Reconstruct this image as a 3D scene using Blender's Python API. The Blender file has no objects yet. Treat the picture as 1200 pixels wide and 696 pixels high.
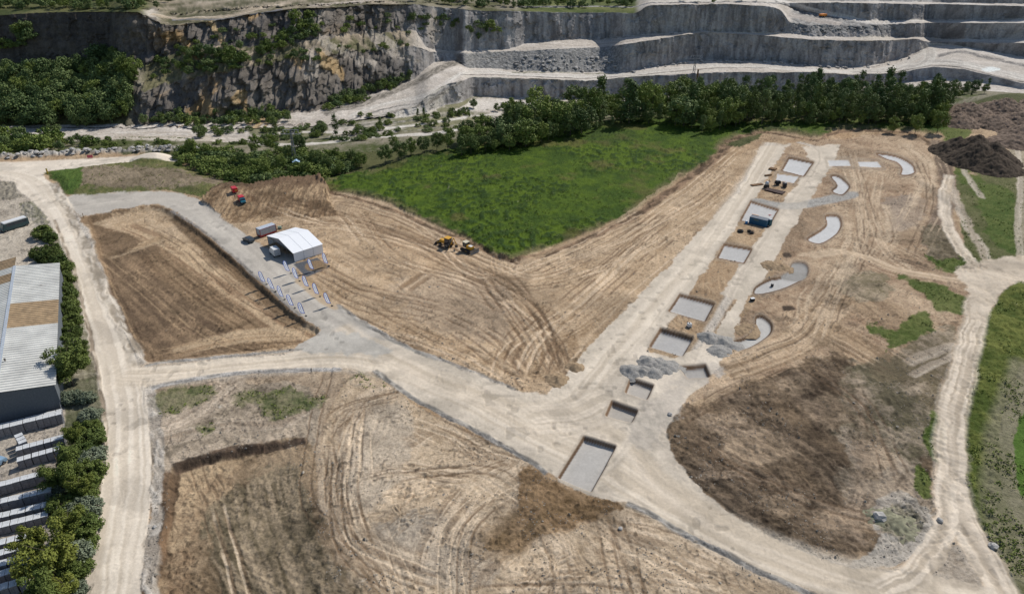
import bpy, bmesh, math, random
import numpy as np
from mathutils import Vector, Matrix
random.seed(7)
RNG = np.random.default_rng(11)
sc = bpy.context.scene
COL = sc.collection
# ------------------------------------------------------------------ camera, sky, sun, exposure
IMW, IMH, FPX = 1200.0, 696.0, 857.0
PITCH = math.radians(29.0)
CAMH = 98.0
cp_, sp_ = math.cos(PITCH), math.sin(PITCH)
cd = bpy.data.cameras.new('camera'); cam = bpy.data.objects.new('camera', cd); COL.objects.link(cam)
cam.location = (0, 0, CAMH); cam.rotation_euler = (math.pi/2 - PITCH, 0, 0)
cd.sensor_width = 36.0; cd.lens = 36.0*FPX/IMW; cd.clip_start = 0.5; cd.clip_end = 12000
sc.camera = cam
SUN_AZ, SUN_EL = math.radians(44), math.radians(45)
w = bpy.data.worlds.new('World'); sc.world = w; w.use_nodes = True
nt = w.node_tree; bg = nt.nodes['Background']
sk = nt.nodes.new('ShaderNodeTexSky'); sk.sky_type = 'NISHITA'; sk.sun_disc = False
sk.sun_elevation = SUN_EL; sk.sun_rotation = SUN_AZ; sk.air_density = 1.0; sk.dust_density = 0.6; sk.ozone_density = 1.0
nt.links.new(sk.outputs[0], bg.inputs[0]); bg.inputs[1].default_value = 0.075
sd = bpy.data.lights.new('sun', 'SUN'); sd.energy = 3.1; sd.angle = math.radians(0.53); sd.color = (1.0, 0.955, 0.89)
so = bpy.data.objects.new('sun', sd); COL.objects.link(so)
S = Vector((math.sin(SUN_AZ)*math.cos(SUN_EL), math.cos(SUN_AZ)*math.cos(SUN_EL), math.sin(SUN_EL)))
so.rotation_euler = S.to_track_quat('Z', 'Y').to_euler(); so.location = (60, 60, 150)
sc.view_settings.view_transform = 'Standard'; sc.view_settings.look = 'None'
sc.view_settings.exposure = 0.32; sc.view_settings.gamma = 1.0; sc.view_settings.use_curve_mapping = False
sc.render.engine = 'CYCLES'
sc.cycles.max_bounces = 5; sc.cycles.diffuse_bounces = 3; sc.cycles.transparent_max_bounces = 4

# ------------------------------------------------------------------ numpy noise
TAB = RNG.random((8, 256, 256)).astype(np.float32)
def vn(x, y, seed=0):
    t = TAB[seed % 8]; ox, oy = (seed*37.17) % 91, (seed*71.3) % 83
    x = x + ox; y = y + oy
    xi = np.floor(x); yi = np.floor(y)
    fx = (x - xi).astype(np.float32); fy = (y - yi).astype(np.float32)
    xi = xi.astype(np.int64) & 255; yi = yi.astype(np.int64) & 255
    x1 = (xi+1) & 255; y1 = (yi+1) & 255
    fx = fx*fx*(3-2*fx); fy = fy*fy*(3-2*fy)
    a = t[xi, yi]; b = t[x1, yi]; c = t[xi, y1]; d = t[x1, y1]
    return a + (b-a)*fx + (c-a)*fy + (a-b-c+d)*fx*fy
def fbm(x, y, seed=0, o=4, g=0.5):
    r = 0; a = 1; n = 0; f = 1.0
    for i in range(o):
        r = r + a*vn(x*f, y*f, seed+i); n += a; a *= g; f *= 2.03
        x, y = x*.798 + y*.602, y*.798 - x*.602
    return r/n
def ss(a, b, x):
    t = np.clip((x-a)/(b-a), 0, 1); return t*t*(3-2*t)

# ------------------------------------------------------------------ the terrain grid: rows run from the camera outwards, profile lines give the benches
XS = np.arange(-190, 1391, 1.0)
NC = len(XS)
KX = [-200, 0, 140, 165, 200, 250, 300, 340, 370, 387, 410, 450, 487, 500, 510, 520, 545, 550, 600, 620, 650, 700, 745, 760, 800, 830, 850, 900, 918, 925, 950, 1000, 1020, 1050, 1075, 1083, 1112, 1130, 1180, 1200, 1400]
def ln(*kv):
    xs = kv[0::2]; ys = kv[1::2]
    return np.interp(XS, xs, ys)
L1 = ln(-200,190, 0,186, 140,180, 200,178, 300,186, 370,186, 410,182, 450,176, 500,169, 545,162, 600,155, 650,150, 700,145, 760,138, 850,134, 1083,131, 1130,128, 1200,116, 1400,116)
L2 = ln(-200,164, 0,164, 140,160, 200,160, 300,168, 370,164, 410,161, 450,158, 500,154, 545,147, 600,138, 650,128, 700,122, 760,118, 850,114, 950,110, 1050,108, 1130,106, 1200,110, 1400,112)
Z2 = ln(-200,-6, 300,-6, 410,-8, 500,-10, 545,-14, 600,-18, 700,-22, 1050,-22, 1130,-12, 1200,-8, 1400,-8)
L3 = ln(-200,151, 370,150, 387,148, 410,143, 450,139, 487,135, 500,132, 519,124.5, 543,121.5, 549,114.5, 560,113, 650,117, 700,115, 760,112, 850,108, 950,105, 1050,98, 1100,92, 1130,94, 1180,101, 1200,105, 1400,110)
L4 = ln(-200,150, 370,149, 387,147, 410,142, 450,137, 487,126, 500,113, 519,101, 543,95, 549,91.5, 560,91, 650,93.5, 700,95, 760,89, 850,85, 950,85, 1000,88, 1050,86, 1096,79, 1130,82, 1180,94, 1200,99, 1400,108)
L5 = ln(-200,148, 0,148, 150,147, 200,147, 250,142, 300,136, 370,131, 387,127, 450,106, 487,93, 500,79, 510,73, 535,69, 545,80, 600,82, 650,85, 730,86, 760,80, 800,74, 830,70, 900,72, 950,77, 1000,79, 1020,78, 1060,68, 1075,62, 1083,57, 1090,54, 1112,53, 1150,58, 1200,67, 1400,95)
L6 = ln(-200,82, 0,78, 130,74, 150,90, 165,110, 200,101, 250,88, 300,78, 370,68, 410,65, 450,60, 487,55, 500,60, 510,62, 535,63, 600,60, 650,58, 700,56, 730,53, 760,48, 800,41, 830,38.5, 870,40.5, 900,42.5, 950,47, 1000,48, 1040,48, 1075,45.5, 1083,49, 1090,49.5, 1112,49.5, 1200,51, 1400,56)
L7 = ln(-200,78, 0,74, 130,71, 150,75, 165,78, 200,66, 250,58, 300,55, 370,50, 410,45, 450,40, 487,36, 500,58, 535,61, 600,57.5, 620,50, 660,47, 700,46, 740,42, 780,39.2, 800,38.2, 830,37.6, 850,38, 900,40, 920,39, 950,43.5, 1000,44, 1075,43.8, 1112,46.3, 1200,45.5, 1400,48)
L8 = ln(-200,22, 0,18, 60,15, 140,14, 160,16, 175,26, 200,33, 250,27, 300,17, 340,12, 400,10, 450,6, 487,5, 510,9, 545,12, 600,13, 650,15, 745,16, 760,6, 850,5, 900,8, 916,12, 924,28, 950,30, 1000,31, 1030,30, 1070,27.5, 1200,28, 1400,30)
L9 = ln(-200,12, 0,11, 165,12, 200,20, 250,16, 300,11, 400,7, 450,4, 487,3.2, 545,8, 600,9, 745,9.5, 760,4, 850,3, 900,4, 918,5, 925,10, 960,18, 1000,23, 1020,24, 1200,22.7, 1400,24)
L10 = ln(-200,11, 0,10, 165,11, 200,19, 250,15, 300,10, 400,6, 450,3.2, 487,2.5, 545,7, 600,8, 745,8.5, 760,3.3, 850,2.4, 900,3, 918,3.5, 930,4, 960,3.5, 1000,4, 1200,7.5, 1400,10)
L11 = ln(-200,-6, 400,-6, 760,0, 900,0, 960,1.8, 1200,4, 1400,6)
L12 = ln(-200,-14, 400,-12, 760,-3, 1000,-6, 1130,0, 1200,0.5, 1400,1)
def sm1(v, k=5):
    h = int(3*k); g = np.exp(-.5*(np.arange(-h, h+1)/k)**2); g /= g.sum(); return np.convolve(np.pad(v, h, 'edge'), g, 'valid')
L3, L4, L5, L6, L7, L8, L9, L10, L11, L12 = [sm1(v, 3.5) for v in (L3, L4, L5, L6, L7, L8, L9, L10, L11, L12)]
# slopes between the lines
WL = ln(-200,.38, 130,.38, 160,1.1, 200,1.3, 450,1.6, 500,1.4, 530,.8, 545,.62, 720,.62, 735,2.2, 760,4.5, 1400,4.5)
W78 = ln(-200,2.6, 150,2.4, 190,.8, 250,.75, 400,.9, 487,1.3, 520,2.0, 600,2.6, 745,3.2, 760,4.5, 910,4.5, 930,.7, 1040,.7, 1070,4.5, 1400,4.5)
S67 = ln(-200,.25, 140,.4, 200,.75, 487,.6, 510,.1, 600,.1, 1400,.03)
WL, W78 = sm1(WL, 4), sm1(W78, 4)
segs = [ # (line, rows, rule, value, wallness)
 (L1, 610, 'z', 0*XS), (L2, 22, 'z', Z2), (L3, 20, 's', ln(-200,0, 1400,0)), (L4, 30, 's', ln(-200,.5, 470,.5, 500,1.5, 549,4.5, 1040,4.5, 1060,1.6, 1400,1.2)),
 (L5, 40, 's', ln(-200,0, 400,.02, 450,.06, 535,.04, 1000,0, 1083,.03, 1400,.03)), (L6, 70, 's', WL), (L7, 22, 's', S67), (L8, 84, 's', W78), (L9, 16, 's', 0*XS+.06),
 (L10, 26, 's', ln(-200,.3, 915,.3, 940,4, 1400,4)), (L11, 8, 's', 0*XS), (L12, 8, 's', ln(-200,.1, 1100,.3, 1130,3, 1400,3))]
def ray(x, y):
    Fy = FPX*cp_ - (y-348)*sp_; dn = FPX*sp_ + (y-348)*cp_
    return (x-600)/Fy, dn/Fy
rowsY, rowsD, rowsZ, rowsK = [], [], [], []
y0 = 0*XS + 800.0; k, m0 = ray(XS, y0); d0 = CAMH/m0; z0 = 0*XS
rowsY.append(y0); rowsD.append(d0); rowsZ.append(z0); rowsK.append(0)
for i, (L, n, rule, val) in enumerate(segs):
    k, m = ray(XS, L)
    if rule == 'z': zz = val; dd = (CAMH-zz)/m
    else:
        dd = (CAMH - z0 + val*d0)/(m+val); dd = np.maximum(dd, d0+0.05); zz = z0 + val*(dd-d0)
    for j in range(1, n+1):
        t = j/n
        if i == 0:
            yy = y0 + (L-y0)*t; kk, mm = ray(XS, yy); d_ = CAMH/mm; z_ = 0*XS
        else:
            yy = y0 + (L-y0)*t; d_ = d0 + (dd-d0)*t; z_ = z0 + (zz-z0)*t
        rowsY.append(yy); rowsD.append(d_); rowsZ.append(z_); rowsK.append(i)
    y0, d0, z0 = L, dd, zz
for j, (dd_, dz) in enumerate([(15,1), (30,3), (60,6), (120,10), (250,14), (500,10), (1000,0), (2500,0), (7000,0)]):
    rowsY.append(y0 - 2 - j*3); rowsD.append(np.maximum(d0+dd_, d0.max()*min(1, (j+1)/6)+dd_)); rowsZ.append(z0+dz); rowsK.append(12)
PY = np.array(rowsY); DD = np.array(rowsD); HZ = np.array(rowsZ); RK = np.array(rowsK)
NR = len(PY); PX = np.broadcast_to(XS, PY.shape).copy()
Kx, Mx = ray(PX, np.maximum(PY, -40))
WX = Kx*DD; WY = DD.copy()
# smooth world positions a little across columns in the quarry so the benches have no kinks
def colsmooth(a, r0, k=3):
    for _ in range(k):
        b = a[r0:].copy(); b[:, 1:-1] = (a[r0:, :-2] + 2*a[r0:, 1:-1] + a[r0:, 2:])/4; a[r0:] = b
R1 = 611
colsmooth(WY, R1, 2); colsmooth(HZ, R1, 2)
Kf, Mf = ray(PX, np.maximum(PY, 60.0))
GX = np.where(np.arange(NR)[:, None] < R1, WX, WX); GY = WY.copy()
seg = np.broadcast_to(RK[:, None], PY.shape)
near = seg == 0
# warped coordinates for organic borders
wa = fbm(GX/7, GY/7, 1, 6, .62) - .5; wb = fbm(GX/7, GY/7, 2, 6, .62) - .5
GXW = GX + wa*3.2; GYW = GY + wb*3.2
PXW = PX + wa*10; PYW = PY + wb*5
rmin = PY.min(axis=1); rmax = PY.max(axis=1)

def box(x0, x1, y0, y1):
    c0 = max(0, int(x0 - XS[0])); c1 = min(NC, int(x1 - XS[0])+2)
    rr = np.where((rmax >= y0) & (rmin <= y1))[0]
    if c1 <= c0 or len(rr) == 0: return None
    return (slice(rr[0], rr[-1]+1), slice(c0, c1))
def w0(p, z=0.0):
    k, m = ray(p[0], p[1]); d = (CAMH-z)/m
    return (k*d, d)
def smooth(pts, n=6, closed=False):
    P = [np.array(p, float) for p in pts]; out = []
    N = len(P)
    rng = range(N) if closed else range(N-1)
    for i in rng:
        a = P[(i-1) % N] if (closed or i > 0) else 2*P[0]-P[1]
        b = P[i]; c = P[(i+1) % N]; d = P[(i+2) % N] if (closed or i+2 < N) else 2*P[-1]-P[-2]
        for j in range(n):
            t = j/n
            out.append(.5*((2*b) + (c-a)*t + (2*a-5*b+4*c-d)*t*t + (-a+3*b-3*c+d)*t**3))
    if not closed: out.append(P[-1])
    return out
def flow(pts, hw, metric='w', warp=.4, n=5):
    """signed lateral distance and arc length to a smooth path, in metres ('w') or pixels-as-traced ('p')"""
    P = smooth(pts, n)
    if metric == 'w':
        Q = np.array([w0(p) for p in P])
        pad = hw*9+6
        xs = [p[0] for p in P]; ys = [p[1] for p in P]
        b = box(min(xs)-pad, max(xs)+pad, min(ys)-pad*.7, max(ys)+pad*.7)
        if b is None: return None
        X = GX[b] + (GXW[b]-GX[b])*warp; Y = GY[b] + (GYW[b]-GY[b])*warp
    else:
        Q = np.array([(p[0], p[1]*2) for p in P])
        xs = [p[0] for p in P]; ys = [p[1] for p in P]
        b = box(min(xs)-hw*2-4, max(xs)+hw*2+4, min(ys)-hw*2-4, max(ys)+hw*2+4)
        if b is None: return None
        X = PX[b] + (PXW[b]-PX[b])*warp*.4; Y = (PY[b] + (PYW[b]-PY[b])*warp*.4)*2
    best = np.full(X.shape, 1e9, np.float32); sd_ = np.zeros(X.shape, np.float32); tt = np.zeros(X.shape, np.float32)
    acc = 0.0
    for i in range(len(Q)-1):
        a = Q[i]; e = Q[i+1]-a; l = math.hypot(*e)
        if l < 1e-6: continue
        u = ((X-a[0])*e[0] + (Y-a[1])*e[1])/(l*l); uc = np.clip(u, 0, 1)
        dx = X-a[0]-uc*e[0]; dy = Y-a[1]-uc*e[1]; d = np.hypot(dx, dy)
        sg = np.sign(e[0]*(Y-a[1]) - e[1]*(X-a[0]))
        mk = d < best
        best = np.where(mk, d, best); sd_ = np.where(mk, d*sg, sd_); tt = np.where(mk, acc+u*l if i in (0, len(Q)-2) else acc+uc*l, tt)
        acc += l
    return b, sd_, tt, acc
def inpoly(pts, organic=1.0, sm=True, feather=1.0, n=4):
    """soft polygon mask in traced coordinates; feather in px"""
    P = smooth(pts, n, True) if sm else [np.array(p, float) for p in pts]
    xs = [p[0] for p in P]; ys = [p[1] for p in P]
    b = box(min(xs)-8, max(xs)+8, min(ys)-6, max(ys)+6)
    if b is None: return None
    X = PX[b] + (PXW[b]-PX[b])*organic; Y = PY[b] + (PYW[b]-PY[b])*organic
    ins = np.zeros(X.shape, bool); dm = np.full(X.shape, 1e9)
    N = len(P)
    for i in range(N):
        a = P[i]; c = P[(i+1) % N]
        if a[1] != c[1]:
            cr = ((a[1] > Y) != (c[1] > Y)) & (X < (c[0]-a[0])*(Y-a[1])/(c[1]-a[1]) + a[0])
            ins ^= cr
        e = c-a; l2 = e[0]**2+e[1]**2
        if l2 == 0: continue
        u = np.clip(((X-a[0])*e[0] + (Y-a[1])*e[1])/l2, 0, 1)
        dm = np.minimum(dm, (X-a[0]-u*e[0])**2 + (Y-a[1]-u*e[1])**2)
    sdv = np.sqrt(dm)*np.where(ins, 1, -1)
    return b, ss(-feather, feather, sdv), sdv

ALB = np.zeros(PY.shape+(3,), np.float32)
OFF = np.zeros(PY.shape, np.float32)       # real height offset in metres
CLS = np.zeros(PY.shape, np.int8)          # 0 ground 1 road 2 meadow 3 quarry
def C(*c): return np.array(c, np.float32)
WHITE = C(.60,.53,.44); GRAVEL = C(.40,.375,.34); SAND = C(.47,.35,.225); TAN = C(.335,.225,.13); BROWN = C(.20,.135,.08); DARK = C(.115,.085,.06)
MUD = C(.225,.175,.125); GREY = C(.35,.315,.27); GRASS = C(.050,.088,.013); OLIVE = C(.135,.125,.06); PAD = C(.56,.55,.53); ROCK = C(.27,.24,.225); PALE = C(.50,.42,.325)
def paint(b, m, col):
    A = ALB[b]; m = np.clip(m, 0, 1)[..., None]
    ALB[b] = A + (col - A)*m
n1 = fbm(GX/26, GY/26, 3, 5); n2 = fbm(GX/6, GY/6, 5, 5, .6); n3 = fbm(GX/1.4, GY/1.4, 4, 3, .7); n4 = fbm(GX/60, GY/60, 6, 3)
def tex(b, c1, c2, a=.5, gain=2.4, grain=1.1):
    t = np.clip(.5 + (n2[b]*a + n1[b]*(1-a) - .5)*gain + (n3[b]-.5)*grain, 0, 1)[..., None]
    return c1 + (c2-c1)*t
ALL = (slice(0, NR), slice(0, NC))
# base: earth of the site
ALB[:] = tex(ALL, TAN, SAND, .5)
# general directional scratch marks of machines, two crossing directions that wander
for (ang, sw, sl, am, sdx) in ((.5, .7, 14, .2, 21), (-.9, .6, 10, .18, 23), (1.35, .8, 16, .18, 27)):
    c_, s_ = math.cos(ang), math.sin(ang)
    u = GX*c_ + GY*s_; v = -GX*s_ + GY*c_
    v = v + 6*(fbm(GX/30, GY/30, sdx, 2)-.5)*3
    st = vn(v/sw, u/sl, sdx) - .5
    area = ss(.5, .62, fbm(GX/18, GY/18, sdx+3, 3))
    ALB *= (1 + st*am*area)[..., None]
    OFF += np.where(near, (st*.16*area), 0)
OFF += np.where(near, (n2-.5)*.5 + (n3-.5)*.22, 0)

RAG = fbm(GX/2.2, GY/2.2, 6, 4, .7)
PATCH = ss(.36, .60, fbm(GX/9, GY/9, 2, 5, .6))
def region(pts, c1, c2, org=1.0, fe=1.2, a=.5, gain=2.4, cls=None, amp=0, op=1.0, sm=True, flat=0):
    r = inpoly(pts, org, sm, fe)
    if r is None: return
    b, m, sdv = r
    if org >= 1: m = ss(.32, .68, ss(-fe*2.2, fe*2.2, sdv) + (RAG[b]-.5)*1.1)
    paint(b, m*op, tex(b, c1, c2, a, gain, .45 if cls == 1 else 1.3))
    if cls is not None: CLS[b] = np.where(m > .5, cls, CLS[b])
    if flat: OFF[b] *= (1-m*flat)
    if amp: OFF[b] += amp*m*(fbm(GX[b]/.9, GY[b]/.9, 31, 3)-.5)
    return b, m, sdv
def streaks(pts, hw, c1, c2, ws=.55, lt=22, op=.8, edge=.35, seed=0, metric='w', warp=.4, depth=.07, gain=3.0, cls=None, flat=0, patch=0.0, grain=1.0):
    r = flow(pts, hw, metric, warp)
    if r is None: return
    b, s, t, L = r
    m = 1-ss(hw*(1-edge), hw*(1+edge*.3), np.abs(s))
    m = m*ss(-hw*.6, hw*.2, t)*ss(-hw*.6, hw*.2, L-t)
    p = vn(s/ws, t/lt, seed) * .65 + vn(s/(ws*2.7), t/(lt*2), seed+1)*.35
    pg = np.clip(.5+(p-.5)*gain + (n3[b]-.5)*grain, 0, 1)
    if patch: m = m*(1-patch*(1-PATCH[b]))
    paint(b, m*op, c1 + (c2-c1)*pg[..., None])
    if flat: OFF[b] *= (1-m*flat)
    OFF[b] += np.where(near[b], depth*m*(p-.5), 0)
    if cls is not None: CLS[b] = np.where(m > .5, cls, CLS[b])
def track(pts, gauge=2.0, w=.32, col=None, op=.7, metric='w', depth=.1, seed=0):
    r = flow(pts, gauge+1.5, metric, .25)
    if r is None: return
    b, s, t, L = r
    a = np.abs(np.abs(s)-gauge/2)
    m = (1-ss(w*.6, w*1.3, a))*ss(0, 3, t)*ss(0, 3, L-t)*(.25+.75*ss(.3, .6, vn(t/6, s/9, seed)))*(CLS[b] != 2)
    paint(b, m*op, col if col is not None else PALE)
    OFF[b] -= np.where(near[b], depth*m, 0)
# ------------------------------------------------------------------ painting the earth: base soils (all of these are real soil colours)
# graded bowl in the middle of the site
region([(300,225),(375,215),(445,235),(520,268),(600,306),(700,270),(800,215),(870,180),(890,190),(747,348),(665,440),(640,462),(560,437),(430,380),(385,345),(330,300),(262,258),(250,225)], C(.40,.285,.175), C(.53,.40,.265), gain=2.2)
for pts, hw in (([(330,262),(420,262),(520,300),(600,350),(650,440)], 9), ([(380,300),(450,340),(540,360),(610,400),(640,445)], 8), ([(390,335),(450,370),(520,400),(600,440)], 7),
                ([(500,285),(580,320),(640,330),(720,300),(800,250),(860,200)], 7), ([(440,245),(520,280),(600,325),(690,300)], 6), ([(640,440),(660,400),(720,340),(800,270)], 7),
                ([(600,312),(700,285),(790,235),(850,185)], 4), ([(410,250),(460,300),(560,330),(640,380),(655,430)], 7), ([(560,420),(600,400),(660,390),(720,350)], 5)):
    streaks(pts, hw, C(.27,.18,.10), C(.57,.43,.285), ws=.6, lt=28, op=.55, seed=len(pts)+hw, gain=3.0, patch=.6)
region([(420,300),(480,280),(520,300),(510,335),(450,345),(415,325)], C(.36,.25,.15), C(.5,.37,.24), org=2, fe=8, op=.6)
region([(460,330),(540,320),(600,350),(590,400),(520,390),(470,360)], C(.34,.27,.20), C(.45,.35,.25), org=2, fe=9, op=.5)
# two dark wheel ruts from the machines down to the road
track([(538,300),(510,315),(480,335),(462,352)], 3.2, .9, C(.22,.15,.09), .8, depth=.25)
track([(530,302),(500,318),(470,338)], 1.2, .5, C(.25,.17,.1), .7, depth=.2)
# meadow
region([(-200,128),(0,128),(200,150),(300,172),(410,170),(500,158),(600,130),(700,112),(850,108),(1050,106),(1200,108),(1400,110),(1400,150),(1120,150),(1060,153),(985,151),(905,154),(850,175),(600,200),(300,215),(200,184),(0,178),(-200,178)],
       C(.05,.06,.02), C(.11,.11,.045), cls=2, fe=1.5)
MEADOW = [(372,215),(395,207),(440,198),(500,180),(545,172),(600,160),(680,145),(745,135),(800,135),(860,140),(1000,138),(1110,140),(1100,156),(1060,152),(985,151),(960,161),(905,154),(870,160),(845,172),(835,187),(800,207),(765,231),(735,252),(700,268),(655,287),(625,297),(600,305),(570,292),(545,278),(520,268),(480,250),(445,235),(400,226),(378,222)]
b, m, sdv = region(MEADOW, C(.040,.075,.008), C(.088,.138,.011), org=.8, cls=2, a=.6, gain=3.2, amp=.35)
OFF[b] += m*.55
paint(b, m*ss(9, 1, sdv)*ss(.42,.56,n2[b])*.75, C(.17,.135,.075))
clump = ss(.50, .60, fbm(GX[b]/1.7, GY[b]/1.7, 12, 3))*ss(.36, .55, n1[b])
paint(b, m*clump*.75, C(.020,.045,.010)); OFF[b] += np.where(near[b], m*clump*.5, 0)
brn = ss(.62, .75, fbm(GX[b]/14, GY[b]/14, 15, 4)); paint(b, m*brn*.6, C(.12,.105,.035)); paint(b, m*ss(.55,.7,n4[b])*.4, C(.035,.055,.015))
# scarp between meadow and bowl: a raw dark brown lip
for pts, hw in (([(852,170),(838,188),(805,210),(770,236),(735,258),(700,274),(655,292),(602,309)], 2.3), ([(602,308),(570,296),(545,283),(518,272),(478,254),(440,239),(400,229),(380,224)], 1.2), ([(850,168),(880,158),(905,156),(955,165),(985,155),(1060,155),(1085,165),(1100,185),(1108,215)], 1.6)):
    streaks(pts, hw, C(.10,.065,.04), C(.30,.20,.125), ws=.9, lt=3, op=.92, edge=.5, depth=1.0, warp=1.0)
streaks([(800,205),(765,232),(720,262),(680,278),(640,296),(612,308)], 1.0, C(.36,.26,.16), C(.5,.38,.25), op=.6, warp=1)
# cut bank left of centre, raw earth running down from the bushes to the tent
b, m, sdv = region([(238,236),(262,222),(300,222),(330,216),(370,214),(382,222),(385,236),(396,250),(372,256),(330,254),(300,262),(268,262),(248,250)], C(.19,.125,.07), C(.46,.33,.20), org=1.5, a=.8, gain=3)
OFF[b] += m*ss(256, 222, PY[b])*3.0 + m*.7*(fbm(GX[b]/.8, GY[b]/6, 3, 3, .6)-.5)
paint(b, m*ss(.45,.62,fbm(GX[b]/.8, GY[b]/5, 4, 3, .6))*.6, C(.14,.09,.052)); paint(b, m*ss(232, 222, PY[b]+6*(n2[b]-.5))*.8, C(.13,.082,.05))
# rutted knoll at the upper left
b, m, sdv = region([(52,201),(100,193),(165,185),(190,182),(215,194),(250,206),(292,215),(292,222),(260,222),(240,232),(220,228),(190,223),(140,226),(85,229),(70,216),(58,208)], C(.075,.10,.028), C(.16,.15,.06), org=1.0, cls=2, amp=.4)
OFF[b] += m*1.2*ss(0, 10, sdv)
region([(95,203),(130,198),(200,200),(240,210),(255,218),(200,220),(130,221),(90,218)], C(.15,.115,.075), C(.30,.235,.165), org=2.2, fe=3, a=.8, op=.9)
region([(60,202),(95,199),(92,224),(82,226),(68,212)], C(.06,.105,.02), C(.10,.15,.03), org=1.5, fe=2, cls=2)
# far left corner lots
region([(-200,205),(0,205),(35,225),(55,250),(68,275),(70,300),(0,330),(-200,380)], C(.40,.35,.285), C(.56,.50,.41), fe=2, a=.7)
region([(-200,214),(0,208),(20,214),(24,224),(8,232),(-200,236)], C(.22,.20,.16), C(.40,.36,.29), org=2, fe=2, amp=1.2)
region([(25,240),(42,236),(52,246),(58,262),(46,268),(34,258)], C(.16,.16,.10), C(.36,.33,.29), org=2, fe=2, amp=1.5)
region([(-200,460),(78,440),(82,520),(70,600),(60,700),(55,790),(-200,790)], C(.36,.32,.27), C(.47,.42,.35), org=0, fe=1)
region([(74,440),(96,420),(118,440),(122,520),(112,570),(98,640),(82,700),(78,800),(40,800),(52,700),(66,600),(78,520)], C(.09,.10,.05), C(.20,.19,.13), fe=2)
region([(56,262),(76,285),(88,320),(96,350),(108,410),(112,440),(80,440),(68,380),(66,320),(60,300)], C(.16,.15,.09), C(.36,.33,.26), fe=2)
# brown excavation inside the gravel loop
BR = [(103,258),(112,251),(150,244),(185,241),(205,250),(240,275),(275,305),(320,345),(352,372),(374,386),(352,403),(300,410),(200,421),(168,423),(150,395),(130,350),(116,300)]
b, m, sdv = region(BR, C(.15,.10,.058), C(.29,.20,.12), org=.5, a=.6, gain=2.0)
OFF[b] -= m*1.1*ss(0, 5, sdv)
streaks([(120,300),(160,330),(210,370),(260,400)], 15, C(.115,.078,.05), C(.26,.18,.11), ws=.9, lt=12, op=.75, seed=3)
streaks([(190,290),(240,330),(300,370),(350,395)], 9, C(.16,.105,.06), C(.33,.23,.135), ws=.8, lt=20, op=.75, seed=4)
region([(112,256),(150,246),(184,243),(204,254),(228,276),(236,296),(205,290),(180,280),(150,270),(118,262)], C(.40,.29,.18), C(.56,.43,.29), org=2.2, fe=3)
streaks([(150,262),(200,285),(260,325),(330,375),(372,392)], 4.5, C(.30,.20,.12), C(.55,.41,.26), ws=.7, lt=18, op=.85, seed=5, edge=.6)
streaks([(205,252),(240,285),(290,325),(350,380)], 2.6, C(.12,.08,.045), C(.24,.16,.09), ws=.6, lt=20, op=.8, seed=6)
streaks([(128,296),(160,286),(190,276)], 3.2, C(.38,.27,.16), C(.52,.39,.25), ws=.6, lt=14, op=.85, seed=2)
streaks([(205,408),(250,396),(300,388),(350,388)], 3.5, C(.36,.25,.15), C(.52,.39,.25), ws=.5, lt=20, op=.85, seed=7)
region([(106,262),(120,262),(160,278),(150,292),(125,298),(114,285)], C(.14,.095,.055), C(.24,.165,.10), org=1.5, fe=2)
# lower left: scrub, excavated field
region([(170,452),(260,440),(400,434),(440,440),(480,470),(600,530),(640,550),(600,800),(150,800),(172,640),(180,520)], C(.27,.205,.14), C(.46,.36,.255), a=.6)
region([(168,480),(260,452),(360,452),(372,520),(300,520),(235,535),(195,560),(180,600)], C(.20,.165,.12), C(.45,.37,.28), org=1.6, fe=3, a=.8, gain=3.2)
streaks([(178,505),(215,492),(245,470),(275,445)], 3.5, C(.36,.29,.22), C(.54,.45,.35), op=.8, seed=1)
streaks([(185,518),(260,500),(330,495),(370,470)], 2.2, C(.34,.27,.2), C(.54,.45,.35), op=.7, seed=2)
for P in ([(182,460),(205,452),(235,450),(255,458),(232,472),(195,484),(183,478)], [(312,462),(345,456),(362,466),(355,484),(335,490),(310,484)], [(272,462),(300,455),(310,470),(285,476)], [(362,468),(384,468),(380,476),(362,480)], [(230,498),(250,495),(252,506),(236,508)], [(410,444),(440,438),(452,452),(430,458)]):
    region(P, C(.06,.09,.022), C(.19,.175,.09), org=2.6, fe=5, cls=2, amp=.5, op=.82, gain=3.4)
EXC = [(203,548),(235,536),(300,522),(358,514),(372,560),(378,600),(405,645),(450,700),(520,800),(140,800),(172,715),(188,640),(196,590)]
b, m, sdv = region(EXC, C(.15,.105,.062), C(.37,.275,.175), org=.5, a=.55, gain=3.0)
OFF[b] -= 1.3*ss(-1, 5, sdv)*ss(365, 300, PX[b] - np.maximum(0, PY[b]-530)*.3)
region([(235,600),(280,560),(340,545),(368,590),(380,640),(430,700),(490,800),(250,800),(262,700),(245,650)], C(.085,.07,.042), C(.29,.23,.15), org=3.0, fe=10, a=.5, gain=3.4, amp=.5)
for P in ([(290,560),(305,620),(330,700),(340,790)], [(320,560),(345,640),(400,730)], [(265,640),(300,700),(320,790)]):
    streaks(P, 5, C(.09,.072,.044), C(.38,.30,.205), ws=.5, lt=16, op=.65, seed=len(P), edge=.6, patch=.6)
region([(205,552),(240,540),(285,530),(270,560),(240,590),(225,640),(215,700),(185,760),(180,700),(192,640),(200,590)], C(.22,.15,.09), C(.43,.32,.20), org=2, fe=5, a=.6, gain=3, op=.85, amp=.5)
streaks([(201,552),(190,600),(180,660),(165,720),(150,790)], 1.7, C(.10,.065,.04), C(.19,.12,.07), ws=1, lt=4, op=.92, warp=.7, edge=.3)
streaks([(206,546),(240,535),(300,522),(356,516)], 1.25, C(.055,.04,.03), C(.14,.095,.065), ws=1, lt=2, op=.95, warp=1.0, edge=.3)
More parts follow.
